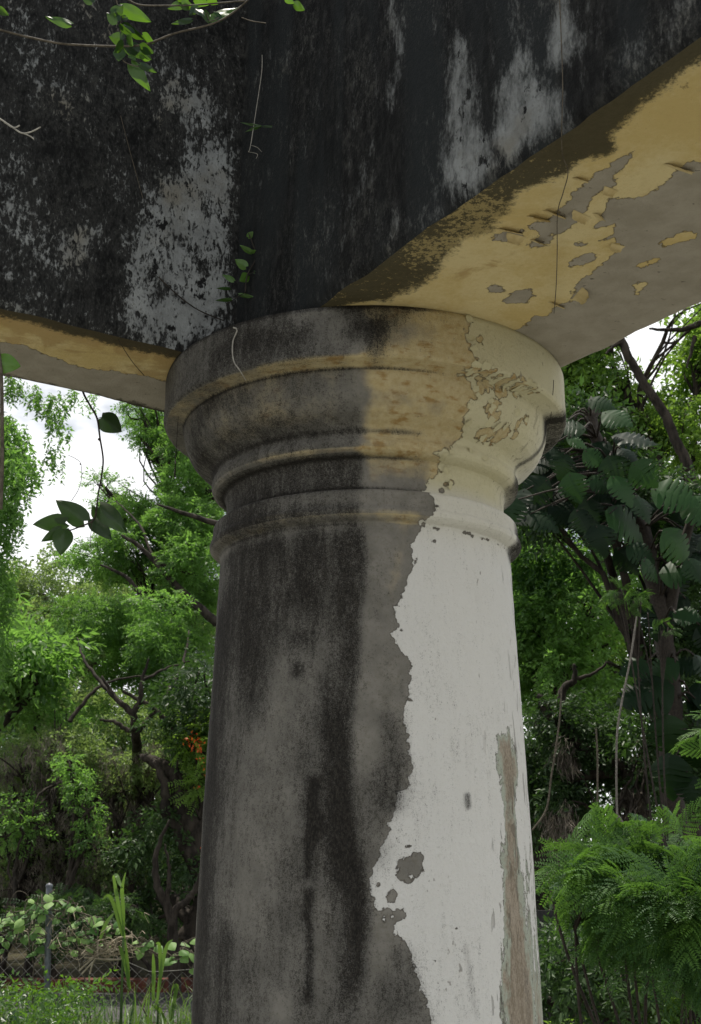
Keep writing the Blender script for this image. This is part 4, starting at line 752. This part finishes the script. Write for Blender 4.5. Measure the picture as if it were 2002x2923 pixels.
r = np.random.default_rng(55); z5 = lambda x, y: (1400 + x * .378, 900 + y * .378); z6 = lambda x, y: (1400 + x * .378, 1650 + y * .378)
ml = [(z5(760, 640), 15, .30, .5), (z5(870, 740), 30, .34, .8), (z5(590, 790), 160, .2, .9), (z5(700, 860), -160, .3, .4), (z5(590, 930), 20, .24, 1.), (z5(950, 920), 5, .4, .1), (z5(720, 1030), 35, .26, .8), (z5(900, 1080), 70, .3, .3), (z5(1090, 1130), 45, .36, .8), (z5(600, 1210), 75, .3, .7), (z5(930, 1230), 50, .3, .9), (z5(760, 1240), 20, .28, .5),
      (z5(1250, 1320), 15, .40, 1.), (z5(1470, 1410), 35, .36, 1.), (z5(1100, 1380), 60, .28, .5), (z5(900, 1500), 20, .42, .9), (z5(1330, 1640), 45, .36, .9), (z5(250, 1330), 120, .28, .2), (z5(180, 1400), 110, .28, .4), (z5(300, 1500), 20, .3, .3), (z5(730, 1400), 70, .3, .1), (z5(1300, 1950), -8, .34, .8), (z5(1160, 1860), 40, .26, .6), (z5(1050, 1750), 25, .28, .3), (z5(1500, 1850), 60, .28, .4),
      (z6(1400, 270), 10, .3, .6), (z6(1180, 640), 170, .32, .4), (z6(1400, 640), 165, .36, .5), (z6(1350, 830), 170, .4, .2), (z6(1200, 860), 175, .3, .2), (z6(1330, 1060), 85, .36, .4), (z6(1350, 1350), 100, .4, .3), (z6(1540, 1250), 80, .3, .1), (z6(1560, 600), 50, .3, .2), (z6(1500, 1500), 95, .3, .1), (z5(420, 1250), 140, .3, .1), (z5(560, 1050), 100, .3, .05), (z5(800, 1600), 80, .3, .1), (z5(650, 1480), 60, .3, .1)]
for i in range(54):
    u = r.random(); x = r.uniform(1500, 1830) if u < .5 else r.uniform(1820, 2010); y = (1150 + (x - 1500) * .35 + r.uniform(0, 330)) if u < .5 else r.uniform(1400, 2020)
    ml.append(((float(x), float(y)), float(r.uniform(-20, 170)), float(r.uniform(.26, .40)), float(r.uniform(0, .2))))
paths = []; tb = np.array(gp(1930, 9.15)); tp = at(1700, 1150, 9.3); stem = smooth_path([tb, at(1925, 2200, 9.2), at(1900, 1800, 9.2), at(1830, 1500, 9.25), at(1700, 1250, 9.3), tp], 30, .02, 5); paths.append((stem, np.linspace(.10, .04, 30)))
stem2 = smooth_path([at(1900, 1800, 9.2), at(1940, 1600, 9.1), at(1985, 1450, 9.0)], 12); paths.append((stem2, np.linspace(.06, .03, 12)))
for i, ((x, y), a, Lf, tn) in enumerate(ml):
    Y = 8.75 + r.normal(0, .06) if i < 39 else 9.1 + r.uniform(0, .35); b = at(x, y, Y); a = R_(a)
    D = np.array([math.cos(a), -.25 + r.normal(0, .2), -math.sin(a) * .9 - .1]); U = np.array([r.normal(0, .3), -1.0 + r.normal(0, .25), .65]); monstera_leaf(b, D, U, Lf * .82 * r.uniform(.8, 1.1), r, mon, tn * .62)  # tone paints a few leaves as lit and the rest as shaded
    s0 = stem[int(np.argmin(np.linalg.norm(stem - b, axis=1)))]; paths.append((smooth_path([s0, (s0 + b) / 2 + [0, -.05, .08], b], 8), np.linspace(.012, .006, 8)))
V, Fs = tubes(paths, 6); mk('stem', V, Fs, M['stem_dk'], mon)
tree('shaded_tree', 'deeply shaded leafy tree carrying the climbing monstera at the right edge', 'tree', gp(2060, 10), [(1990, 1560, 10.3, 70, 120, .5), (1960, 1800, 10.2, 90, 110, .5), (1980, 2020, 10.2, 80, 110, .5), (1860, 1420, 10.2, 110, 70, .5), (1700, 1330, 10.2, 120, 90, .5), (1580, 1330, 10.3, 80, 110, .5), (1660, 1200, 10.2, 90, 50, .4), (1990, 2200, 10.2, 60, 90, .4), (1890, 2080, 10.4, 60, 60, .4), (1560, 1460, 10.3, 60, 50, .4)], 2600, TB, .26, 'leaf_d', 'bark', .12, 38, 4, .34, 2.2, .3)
# ---- hanging aerial roots at the right
def line_thing(name, label, cat, pts, radii, mat, extra=(), sides=6):
    paths = [(smooth_path(np.array(p), 6 * len(p), 0), np.interp(np.linspace(0, 1, 6 * len(p)), np.linspace(0, 1, len(rr)), rr)) for p, rr in [(pts, radii), *extra]]
    V, Fs = tubes(paths, sides); o = mk(name, V, Fs, M[mat], None, None, True, tuple(pts[0])); return tag(o, label, cat)
A8 = lambda *q, Y=7.9: [at(x, y, Y) for x, y in q]
line_thing('aerial_root', 'long pale hanging root in front of the dark trees at the right', 'root', A8((1818, 1760), (1812, 1801), (1801, 1877), (1782, 1971), (1763, 2085), (1760, 2217), (1763, 2350), (1768, 2430)), (.004, .007, .0065, .0065, .007, .007, .007, .006), 'root_dk', [(A8((1763, 2326), (1778, 2352), (1777, 2390)), (.008, .008, .006))])
line_thing('aerial_root', 'thin dark hanging root nearest the column on the right', 'root', A8((1604, 1960), (1598, 2050), (1585, 2150), (1574, 2217), (1560, 2310), (1520, 2370)), (.006,), 'stem')
line_thing('aerial_root', 'thin straight root hanging between the dark limb and the long pale root', 'root', A8((1702, 2080), (1706, 2160), (1706, 2260), (1706, 2360)), (.006,), 'stem')
# ---- far wood and undergrowth
r = np.random.default_rng(77)
def wood(name, label, n, x0, x1, Y0, Y1, ztop, style, size, lm, seed):
    r = np.random.default_rng(seed); X = r.uniform(x0, x1, n); Y = r.uniform(Y0, Y1, n); top = ztop * (.75 + .5 * vnoise(np.stack([X, Y * 0, X * 0], 1), .28, 3)); Z = r.uniform(0, 1, n) ** .8 * top
    P = np.stack([X, Y, Z], 1); P = P[vnoise(P, .7, 2) > .36]; d = nrm(r.normal(0, 1, P.shape) + [0, -.5, .2]); V, Fq, T = foliage(P, d, style, size, r, .1)
    o = mk(name, V, Fq, M[lm], None, {'tone': T}, False, (0, (Y0 + Y1) / 2, 0)); tag(o, label, 'foliage', None, 'stuff')
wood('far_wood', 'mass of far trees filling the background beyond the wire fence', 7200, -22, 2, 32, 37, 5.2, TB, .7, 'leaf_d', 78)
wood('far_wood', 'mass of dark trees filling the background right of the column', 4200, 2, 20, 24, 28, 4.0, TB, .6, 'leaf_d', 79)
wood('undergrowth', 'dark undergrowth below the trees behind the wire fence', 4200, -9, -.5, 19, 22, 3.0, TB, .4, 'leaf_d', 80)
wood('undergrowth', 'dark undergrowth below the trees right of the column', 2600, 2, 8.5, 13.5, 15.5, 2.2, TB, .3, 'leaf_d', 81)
wood('ground_cover', 'bright leafy ground cover in front of the fence at the lower left', 1900, -3.2, -1.5, 6.2, 7.5, .74, TB, .13, 'leaf_v', 82)
# ---- boarded fence, lower right
bf = thing('board_fence', 'dark boarded fence in deep shade at the lower right', 'fence', gp(1640, 10.2))
VV = []; FF = []
x0 = at(1450, 2900, 10.2)[0]
for i in range(17):
    v, f = box(x0 + i * .142, x0 + i * .142 + .136, 10.2, 10.222, 0, 1.02 + .012 * math.sin(i * 7.3)); VV.append(v); FF.append(f + 8 * i)
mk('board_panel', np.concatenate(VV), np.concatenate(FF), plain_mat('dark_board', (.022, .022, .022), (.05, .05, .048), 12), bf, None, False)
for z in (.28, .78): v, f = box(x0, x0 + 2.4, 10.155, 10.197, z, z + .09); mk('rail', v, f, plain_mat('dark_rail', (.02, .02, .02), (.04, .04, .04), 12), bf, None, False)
# ------------------------------------------------------------------ chain link fence
YF = 7.8; fx0, fx1 = -4.2, .1; px_post = at(150, 2700, YF)[0]
cf = thing('chain_link_fence', 'sagging chain link fence with a leaning galvanised post at the lower left', 'fence', (px_post, YF, 0))
top = at(141, 2530, YF - .04); bot = np.array([at(146, 2923, YF - .04)[0], YF - .04, -.05])
V, Fs = tubes([(np.linspace(bot, top, 8), np.full(8, .020))], 14); po = mk('post', V, Fs, M['galv'], cf)
V, Fs = tubes([(np.linspace(top - [0, 0, .004], top + [0, 0, .02], 5), np.array([.0235, .0235, .0225, .017, .005]))], 14); mk('post_cap', V, Fs, M['galv'], po)
V, Fs = tubes([(np.array([top + [.0225 * math.cos(a), .0225 * math.sin(a), -.16] for a in np.linspace(0, 6.28, 17)]), np.full(17, .004))], 5); mk('tie_band', V, Fs, M['galv'], po)
paths = []; pit = .036
def ftop(x): return np.interp(x, [at(q, 2600, YF)[0] for q in (-600, 0, 150, 230, 330, 440, 700, 1000)], [1.02, 1.0, 1.16, .98, .90, .80, .84, .9])
for i in range(int((fx1 - fx0) / pit)):
    for ph in (i % 2,):
        xs = fx0 + i * pit; n = 42; k = np.arange(n); X = xs + ((k + ph) % 2) * pit; Z = k * pit * .95; 
        zt = ftop(xs); m = Z < zt; P = np.stack([X, np.full(n, YF) + .03 * np.sin(X * 2.3 + Z * 1.7) + ((k + ph) % 2) * .002, Z], 1)[m]
        P[:, 2] += .01 * np.sin(X[m] * 5)
        if len(P) > 2: paths.append((P, np.full(len(P), .0017)))
V, Fs = tubes(paths, 3); mk('wire_mesh', V, Fs, M['wire'], cf, None, False)
xs = np.linspace(fx0, fx1, 60); V, Fs = tubes([(np.stack([xs, np.full(60, YF - .004), ftop(xs) - .01], 1), np.full(60, .003))], 5); mk('tension_wire', V, Fs, M['wire'], cf)

# ------------------------------------------------------------------ leaves with outline
def heart(b, tip, w, up, fold=.25, droop=.18, notch=.12, n=9, m=4, twist=0.0):
    b = np.asarray(b, float); tip = np.asarray(tip, float); Lf = np.linalg.norm(tip - b); D = (tip - b) / Lf; Yv = nrm(np.cross(up, D)); Zv = np.cross(D, Yv); V = []; Fq = []
    t = np.linspace(0, 1, n); wd = w * .5 * np.clip(np.sin(np.pi * t ** .58), 0, 1) ** .85; wd[0] = w * .20
    for i in range(n):
        for j in range(-m, m + 1):
            f = j / m; y = wd[i] * f; x = t[i] * Lf - notch * Lf * abs(f) * (1 - t[i]) ** 3; z = -fold * abs(y) * (1 - .5 * t[i]) + droop * Lf * (t[i] - t[i] ** 2) * 1.2 + .02 * Lf * math.sin(t[i] * 9 + f * 3)
            tw = twist * t[i]; V.append(b + D * x + Yv * (y * math.cos(tw) - z * math.sin(tw)) + Zv * (y * math.sin(tw) + z * math.cos(tw)))
    q = 2 * m + 1
    for i in range(n - 1):
        for j in range(2 * m): a = i * q + j; Fq.append((a, a + 1, a + q + 1, a + q))
    return np.array(V), np.array(Fq)
def leaf_part(px_b, px_t, wpx, Y, tone, parent, r, dz=.0, tilt=0.0, mat='leaf_v', name='leaf'):
    b = at(*px_b, Y); t = at(*px_t, Y - dz); w = wpx / ppm(Y); D = nrm(t - b); up = nrm(CAM - b) + r.normal(0, .12, 3); s = np.cross(up, D); up = up * math.cos(tilt) + s * math.sin(tilt)
    V, Fq = heart(b, t, w, up, r.uniform(.15, .4), r.uniform(-.05, .25)); mk(name, V, Fq, M[mat], parent, {'tone': np.clip(tone + r.normal(0, .08, len(V)) * 0, 0, 1) * np.ones(len(V))})
# leafy vine on the fence
r = np.random.default_rng(91)
fv = thing('fence_vine', 'round leaved vine sprawling over the top of the chain link fence', 'vine', (px_post - .3, YF - .06, 0)); VV = []; FF = []; TT = []; b = 0; paths = []
zf4 = lambda x, y: (x * .377, 2300 + y * .377)
spots = [(0, 880), (60, 860), (40, 980), (100, 830), (150, 890), (190, 800), (160, 980), (250, 730), (260, 800), (230, 960), (260, 1090), (330, 790), (350, 730), (400, 670), (430, 860), (460, 950), (480, 720), (510, 740), (500, 800), (440, 1020), (540, 780), (520, 1020), (550, 1080), (580, 900), (620, 940), (640, 1010), (660, 860), (720, 890), (710, 1000), (780, 960), (800, 1040), (770, 850), (840, 920), (860, 930), (1040, 1000), (1080, 1050), (1110, 1010), (1130, 1040), (1060, 1080), (1290, 1030), (1340, 1130), (1370, 1080), (1400, 1040), (1390, 1170), (1440, 1000), (1280, 1180), (1440, 1130), (1330, 1170), (1440, 1240), (1410, 1100), (20, 1050), (-40, 930), (-60, 830), (100, 960), (300, 900), (600, 1000), (690, 1060), (320, 1000), (180, 870), (80, 900), (130, 800), (1200, 1060), (1230, 1110)]
pts = []
for x, y in spots:
    for _ in range(2 if x < 900 else 1):
        X, Y_ = zf4(x + r.normal(0, 18), y + r.normal(0, 18)); p = at(X, Y_, YF - .07 + r.normal(0, .04)); pts.append(p); a = r.uniform(0, 6.28); Lf = r.uniform(.045, .08)
        d = np.array([math.cos(a) * .7, -.4, -.55 + .3 * math.sin(a)]); V, Fq = heart(p, p + nrm(d) * Lf, Lf * .9, np.array([r.normal(0, .45), -.55, .8]), r.uniform(.3, .8), r.uniform(.1, .5), n=6, m=2); VV.append(V); FF.append(Fq + b); TT.append(np.full(len(V), np.clip(r.normal(.5, .35), 0, 1))); b += len(V)
mk('leaves', np.concatenate(VV), np.concatenate(FF), M['leaf_y'], fv, {'tone': np.concatenate(TT)})
pts = np.array(pts)
for i in range(0, len(pts), 2):
    j = np.argsort(np.linalg.norm(pts - pts[i], axis=1))[1:4]
    for q in j: paths.append((smooth_path([pts[i], (pts[i] + pts[q]) / 2 + r.normal(0, .03, 3), pts[q]], 8), np.full(8, .0028)))
paths.append((smooth_path([at(*zf4(*q), YF - .07) for q in ((90, 800), (80, 720), (130, 650), (190, 660), (230, 710))], 20), np.full(20, .002)))
paths.append((smooth_path([at(*zf4(*q), YF - .07) for q in ((400, 720), (560, 780), (700, 850), (800, 890), (960, 940), (1100, 1060), (1250, 1120), (1450, 1180))], 30, .01, 3), np.full(30, .005)))
for q in range(4): paths.append((smooth_path([np.array([px_post - .4 + q * .35, YF - .06, 0]), np.array([px_post - .45 + q * .37, YF - .05, .5]), pts[(q * 17) % len(pts)]], 12, .01, q), np.full(12, .005)))
V, Fs = tubes(paths, 5); mk('stem', V, Fs, M['stem'], fv)
# tangle of dead twigs
paths = []
for i in range(150):
    if r.random() < .55: c = (r.normal(830, 110), r.normal(1080, 40)); L1 = r.uniform(60, 190); a = r.normal(2.75 if r.random() < .6 else .5, .4)
    else: c = (r.normal(560, 260), r.normal(1010, 90)); L1 = r.uniform(40, 130); a = r.uniform(0, 3.14)
    p0 = (c[0] - L1 * math.cos(a) / 2, c[1] - L1 * math.sin(a) / 2); p1 = (c[0] + L1 * math.cos(a) / 2, c[1] + L1 * math.sin(a) / 2)
    A_ = at(*zf4(*p0), YF - .09 + r.normal(0, .05)); B_ = at(*zf4(*p1), YF - .09 + r.normal(0, .05)); paths.append((smooth_path([A_, (A_ + B_) / 2 + r.normal(0, .025, 3), B_], 8), np.linspace(1, .5, 8) * r.uniform(.0015, .0042)))
for q in (((600, 1250), (700, 1160), (790, 1090), (900, 1000), (1000, 1000)), ((620, 1275), (680, 1210), (720, 1170)), ((680, 1275), (700, 1200), (720, 1160)), ((640, 1150), (760, 1160), (900, 1165), (920, 1140))): paths.append((smooth_path([at(*zf4(*p), YF - .12) for p in q], 14), np.full(14, .006)))
V, Fs = tubes(paths, 5); tag(mk('dry_twigs', V, Fs, M['straw'], None, None, True, tuple(at(330, 2700, YF))), 'tangle of dry grey twigs caught on the wire fence', 'twigs')
# ------------------------------------------------------------------ grass
def blade(p0, D, h, w, bend, r, n=7):
    t = np.linspace(0, 1, n); hd = np.array([math.cos(D), math.sin(D), 0]); ang_ = bend * t ** 1.6; dl = h / (n - 1)
    P = np.cumsum(np.stack([np.sin(ang_)[:, None] * hd * dl + np.array([0, 0, 1.]) * np.cos(ang_)[:, None] * dl], 0)[0], axis=0) + p0
    sd_ = np.array([-hd[1], hd[0], 0]); ww = w * (1 - t ** 2.2) * .5 + .0004; fz = np.stack([P + sd_ * ww[:, None], P - np.array([0, 0, 1.]) * ww[:, None] * .35 + hd * ww[:, None] * .2, P - sd_ * ww[:, None]], 1).reshape(-1, 3)
    i = np.arange(n - 1)[:, None] * 3; j = np.arange(2)[None]; return fz, np.stack([i + j, i + j + 1, i + 3 + j + 1, i + 3 + j], -1).reshape(-1, 4)
def grass(n, x0, x1, y0, y1, h0, h1, w, seed):
    r = np.random.default_rng(seed); VV = []; FF = []; TT = []; b = 0
    for i in range(n):
        x = r.uniform(x0, x1); y = r.uniform(y0, y1); V, Fq = blade(np.array([x, y, 0]), r.uniform(0, 6.28), r.uniform(h0, h1), w * r.uniform(.6, 1.2), r.uniform(.3, 2.0), r); VV.append(V); FF.append(Fq + b); b += len(V); TT.append(np.full(len(V), r.random()))
    return np.concatenate(VV), np.concatenate(FF), np.concatenate(TT)
V, Fq, T = grass(1900, -2.3, -.15, 6.2, 7.7, .30, .72, .020, 5); tag(mk('grass', V, Fq, M['grass'], None, {'tone': T}, True, (-1, 7, 0)), 'tall green grass in front of the wire fence at the lower left', 'grass', None, 'stuff')
V, Fq, T = grass(1500, -6, 0, 8.2, 11.2, .15, .45, .012, 6); tag(mk('verge_grass', V, Fq, M['grass'], None, {'tone': T}, True, (-3, 10, 0)), 'short rough grass between the wire fence and the road', 'grass', None, 'stuff')
def cane(name, label, px, Y, blades_, seed):
    r = np.random.default_rng(seed); b = np.array([at(px, 2700, Y)[0], Y, 0]); root = thing(name, label, 'grass', b); st = at(px, blades_[0][0][1], Y)
    V, Fs = tubes([(smooth_path([b, (b + st) / 2 + [.01, 0, 0], st], 12), np.linspace(.012, .006, 12))], 7); mk('stalk', V, Fs, M['grass'], root, {'tone': np.full(len(V), .5)})
    for q in blades_:
        P = smooth_path([at(x, y, Y - .02 * i) for i, (x, y) in enumerate(q)], 16); n = len(P); t = np.linspace(0, 1, n); T = nrm(np.gradient(P, axis=0)); sd_ = nrm(np.cross(T, CAM - P) + .001); sd_ = nrm(sd_ + .5 * nrm(CAM - P)); w = (.026 * np.sin(np.pi * np.clip(t * .86 + .12, 0, 1)) ** .7 + .001) * .5
        V = np.stack([P + sd_ * w[:, None], P + .15 * w[:, None] * nrm(P - CAM), P - sd_ * w[:, None]], 1).reshape(-1, 3); i = np.arange(n - 1)[:, None] * 3; j = np.arange(2)[None]
        mk('leaf_blade', V, np.stack([i + j, i + j + 1, i + 3 + j + 1, i + 3 + j], -1).reshape(-1, 4), M['grass'], root, {'tone': np.full(len(V), r.uniform(.4, 1))})
f4 = lambda *q: [zf4(*p) for p in q]
cane('cane_grass', 'tallest cane grass stalk with a folded blade rising above the wire fence', 352, 7.6, [f4((945, 1000), (925, 900), (895, 740), (865, 560), (862, 528)), f4((862, 528), (885, 530), (905, 580), (930, 625)), f4((935, 990), (935, 800), (925, 650), (930, 600), (952, 505)), f4((930, 990), (900, 880), (860, 740), (820, 680), (775, 715)), f4((760, 1010), (800, 900), (865, 810)), f4((975, 1380), (965, 1200), (945, 1000)), f4((985, 1400), (960, 1250), (920, 1100), (900, 1060))], 4)
cane('cane_grass', 'shorter cane grass with nodding blades between the tall stalk and the column', 452, 7.65, [f4((1190, 1500), (1210, 1330), (1240, 1150), (1270, 1050), (1310, 1015)), f4((1160, 1480), (1165, 1250), (1160, 1120)), f4((1215, 1330), (1215, 1150), (1205, 1050), (1180, 1045)), f4((1260, 1640), (1200, 1540), (1150, 1510)), f4((1300, 1640), (1320, 1480), (1340, 1360), (1300, 1390))], 5)
# ------------------------------------------------------------------ vines on and around the beams
r = np.random.default_rng(101)
def on_col(x, y, off=.006):
    rr = ray(x, y); t = np.linspace(2.2, 3.4, 4000) / rr[1]; P = CAM + rr * t[:, None]; d = np.hypot(P[:, 0] - AX[0], P[:, 1] - AX[1]); h = np.nonzero(d <= rad(P[:, 2]) + off)[0]; return P[h[0]] if len(h) else P[np.argmin(d - rad(P[:, 2]))]
def on_face(x, y, n, off=.006):
    rr = ray(x, y); return CAM + rr * (((CR - CAM[:2]) @ n - off) / (rr[:2] @ n))
def on_soff(x, y, off=.006): rr = ray(x, y); return CAM + rr * ((ZB - off - CAM_H) / rr[2])
def stems(name, paths, mat, parent, sides=6):
    V, Fs = tubes([(smooth_path(np.array(p), 8 * len(p), .0), np.interp(np.linspace(0, 1, 8 * len(p)), np.linspace(0, 1, len(q)), q)) for p, q in paths], sides); return mk(name, V, Fs, M[mat], parent)
z1 = lambda x, y: (x * .628, y * .628); z2 = lambda x, y: (x * .4083, 850 + y * .4083)
YT = 2.36
tv = thing('leafy_vine', 'leafy green vine trailing across the top of the left beam', 'vine', tuple(at(340, 132, YT)))
W1 = lambda *q: [at(x, y, YT) for x, y in q]
stems('stem', [(W1((-60, 70), (0, 85), (90, 108), (190, 126), (340, 132), (420, 125), (500, 95), (600, 70), (660, 40), (720, -10)), (.003, .0026, .0024)), (W1((340, 132), (345, 60), (330, -10)), (.0018,)), (W1((340, 130), (350, 170), (375, 185), (400, 190)), (.0014,)), (W1((360, -5), (400, 14), (480, 16), (560, 14), (700, 2)), (.002,)), (W1((590, 35), (600, 60), (625, 50)), (.0012,)), (W1((690, 50), (720, 60), (760, 66)), (.0012,))], 'stem', tv)
for bx, by, tx, ty, w, tn in ((520, 60, 560, 20, 40, .1), (600, 150, 560, 110, 40, .0), (640, 215, 700, 240, 36, .1), (560, 200, 520, 240, 36, .2), (900, 30, 860, 70, 34, .1), (850, 20, 800, -10, 36, .3), (970, 60, 1010, 100, 34, .1), (420, 10, 370, -20, 34, .2), (555, 35, 690, 100, 46, .75), (535, 95, 485, 58, 42, .1), (560, 130, 660, 180, 50, .05), (560, 180, 495, 165, 44, .05), (575, 165, 605, 208, 40, .9), (650, 160, 702, 198, 30, .7), (578, 205, 692, 272, 48, .25), (545, 225, 540, 278, 40, .4), (592, 250, 618, 276, 22, .6), (636, 258, 682, 276, 20, 1.), (598, 292, 684, 415, 44, .8), (638, 292, 716, 330, 24, .15), (318, 108, 205, 74, 34, .7), (-10, 40, 42, 70, 26, .6), (832, 14, 762, 40, 34, .5), (828, 18, 885, 34, 32, .6), (888, -4, 952, 22, 34, .9), (952, -2, 992, 20, 30, .7), (950, 82, 1088, 36, 58, 1.), (882, 38, 932, 76, 30, .1), (930, 48, 950, 108, 30, .5), (868, 90, 778, 108, 20, .3), (1300, -4, 1342, 16, 20, .8), (1338, 18, 1386, 46, 30, .95), (575, 75, 555, 90, 22, .3), (545, 125, 600, 150, 30, .1)):
    leaf_part(z1(bx, by), z1(tx, ty), w * .628 * 1.75, YT + r.normal(0, .02), tn ** 1.4, tv, r, r.uniform(-.02, .02), r.normal(0, .5))  # tone paints shaded leaves dark and sunlit ones bright
dt = thing('dry_twig', 'pale curled dry twig sticking out at the left edge of the beam', 'twig', tuple(at(0, 340, 2.2)))
stems('stem', [([at(*z1(*q), 2.2) for q in ((-40, 520), (0, 540), (60, 580), (100, 605), (140, 600), (185, 578))], (.002, .0015)), ([at(*z1(*q), 2.2) for q in ((100, 605), (130, 615), (155, 632))], (.0014,)), ([at(*z1(*q), 2.2) for q in ((20, 555), (50, 575), (70, 580), (90, 570))], (.0016,))], 'root', dt)
# seedling rooted in the corner
sg = thing('seedling', 'small green seedling sprouting in the corner where the beams meet', 'plant', tuple(at(*z1(1125, 1300), 2.93))); YS = 2.90
stems('stem', [([at(*z1(*q), YS) for q in ((1115, 1330), (1125, 1250), (1165, 1170), (1150, 1110), (1130, 1060))], (.0022, .0012)), ([at(*z1(*q), YS) for q in ((1165, 1170), (1210, 1150), (1260, 1085), (1285, 1072))], (.0013, .0008)), ([at(*z1(*q), YS) for q in ((1125, 1250), (1160, 1236), (1200, 1236))], (.001,)), ([at(*z1(*q), YS) for q in ((1115, 1330), (1080, 1350), (1030, 1385))], (.001,))], 'stem_dk', sg)
for bx, by, tx, ty, w, tn in ((1128, 1078, 1152, 1052, 22, .7), (1142, 1148, 1090, 1114, 22, .8), (1142, 1146, 1168, 1138, 16, .8), (1172, 1164, 1228, 1154, 20, .8), (1248, 1098, 1274, 1078, 22, .6), (1118, 1212, 1068, 1178, 34, .95), (1128, 1252, 1090, 1278, 36, .8), (1160, 1236, 1248, 1234, 18, .2), (1062, 1276, 1012, 1248, 22, .7), (1045, 1312, 984, 1310, 12, .2), (1090, 1340, 1162, 1350, 16, .6), (1052, 1362, 978, 1366, 14, .3), (1222, 1108, 1215, 1095, 12, .8)):
    leaf_part(z1(bx, by), z1(tx, ty), w * .628 * 1.5, YS + r.normal(0, .008), tn, sg, r, r.uniform(-.01, .02), r.normal(0, .3))
sp_ = thing('sprig', 'thin pale sprig with narrow leaves high in the corner between the beams', 'plant', tuple(at(*z1(1165, 500), 2.85)))
stems('stem', [([at(*z1(*q), 2.84) for q in ((1192, 250), (1190, 330), (1165, 500), (1140, 660), (1130, 690))], (.0012,)), ([at(*z1(*q), 2.84) for q in ((1140, 660), (1170, 670), (1190, 690))], (.0007,)), ([at(*z1(*q), 2.84) for q in ((1130, 690), (1170, 700), (1165, 720))], (.0007,))], 'root', sp_)
for bx, by, tx, ty, w, tn in ((1182, 574, 1090, 556, 14, .3), (1182, 574, 1114, 600, 16, .4), (1200, 574, 1284, 578, 12, .1)): leaf_part(z1(bx, by), z1(tx, ty), w * .7, 2.84, tn, sp_, r, .0, .2)
# vine hanging below the left beam
hv = thing('hanging_vine', 'vine with heart shaped leaves hanging below the left beam against white cloud', 'vine', tuple(at(243, 1118, 3.2))); YH = 3.2
W2 = lambda *q: [at(*z2(*p), YH) for p in q]
stems('stem', [(W2((575, 640), (595, 690), (635, 760), (680, 845), (700, 980), (722, 1130), (710, 1250), (690, 1360), (672, 1500), (650, 1560), (560, 1600), (490, 1625), (440, 1620)), (.0035, .0032, .0028, .0026, .0016)), (W2((650, 1560), (640, 1600), (632, 1745)), (.0014, .0008)), (W2((478, 1100), (530, 1125), (565, 1160), (572, 1250), (550, 1340), (500, 1420)), (.0009,)), (W2((680, 845), (700, 838), (712, 834)), (.001,)), (W2((690, 985), (702, 1000)), (.004, .003)), (W2((560, 1160), (568, 1166)), (.0025, .002))], 'stem_dk', hv)
for bx, by, tx, ty, w, tn in ((712, 836, 852, 938, 128, .1), (588, 1560, 388, 1412, 126, .3), (458, 1572, 228, 1586, 112, .2), (430, 1620, 288, 1706, 66, .6), (446, 1624, 424, 1802, 118, .6), (700, 1462, 892, 1648, 118, .3), (648, 1545, 782, 1692, 100, .15), (684, 1530, 648, 1448, 66, 1.)):
    leaf_part(z2(bx, by), z2(tx, ty), w * .4083 * 1.3, YH + r.normal(0, .02), tn, hv, r, r.uniform(-.01, .02), r.normal(0, .15), 'leaf_h')
wv = thing('woody_vine', 'brown woody vine end with one bright leaf at the left edge', 'vine', tuple(at(4, 1100, 2.3))); W3 = lambda *q: [at(x, y, 2.3) for x, y in q]
stems('stem', [(W3((-60, 500), (-30, 800), (-4, 1000), (4, 1075), (6, 1200), (6, 1330), (2, 1452)), (.0045,)), (W3((2, 1068), (14, 1072), (30, 1078)), (.002, .001))], 'stem', wv)
leaf_part((-14, 1030), (60, 1046), 74, 2.3, 1., wv, r, .0, .3)
# rootlets
line_thing('rootlet', 'white rootlet curling down the dark left face of the abacus', 'root', [on_col(667, 935), on_col(677, 943), on_col(665, 978), on_col(667, 1028), on_col(687, 1060), on_col(702, 1085, .02)], (.0022, .0022, .002, .0018, .0012), 'root')
line_thing('dry_vine', 'dry brown stem crossing the pale patch of the left beam', 'stem', [on_face(x, y, nL, .01) for x, y in ((455, 790), (462, 800), (512, 846), (567, 885), (640, 916))], (.002, .0016), 'stem_dk')
line_thing('dry_vine', 'hair thin dry stem on the dark upper face of the left beam', 'stem', [on_face(x, y, nL, .008) for x, y in ((345, 330), (352, 358), (377, 452), (408, 565))], (.001,), 'stem')
line_thing('rootlet', 'long thin rootlet running down the right beam and its yellow underside', 'root', [on_face(1598, 0, nR), on_face(1603, 120, nR), on_face(1607, 252, nR), on_face(1604, 360, nR, .012), on_soff(1606, 440, .012), on_soff(1622, 491, .02), on_soff(1608, 550, .02), on_soff(1592, 610, .014), on_soff(1591, 724, .014), on_soff(1588, 818, .014), on_soff(1582, 894, .01)], (.0011,), 'stem')
line_thing('rootlet', 'hair thin rootlet on the pale right edge of the abacus', 'root', [on_col(x, y, .005) for x, y in ((1581, 1085), (1579, 1120), (1574, 1180), (1572, 1205))], (.001,), 'stem_dk')
line_thing('rootlet', 'dark rootlet dangling free below the left edge of the abacus', 'root', [on_col(511, 1140), on_col(509, 1190), on_col(506, 1240, .02), on_col(502, 1300, .03), *[on_col(502, 1300, .03) + np.array([0, 0, -q]) for q in (.03, .07)]], (.0008, .0008, .001, .0012, .002, .003), 'stem_dk')
line_thing('dry_vine', 'dark dry stem hanging under the yellow underside of the left beam', 'stem', [on_soff(x, y, .012) for x, y in ((338, 968), (350, 990), (380, 1035), (412, 1072))], (.001,), 'stem_dk')
for o in bpy.data.objects:
    if '_w' in o: del o['_w']
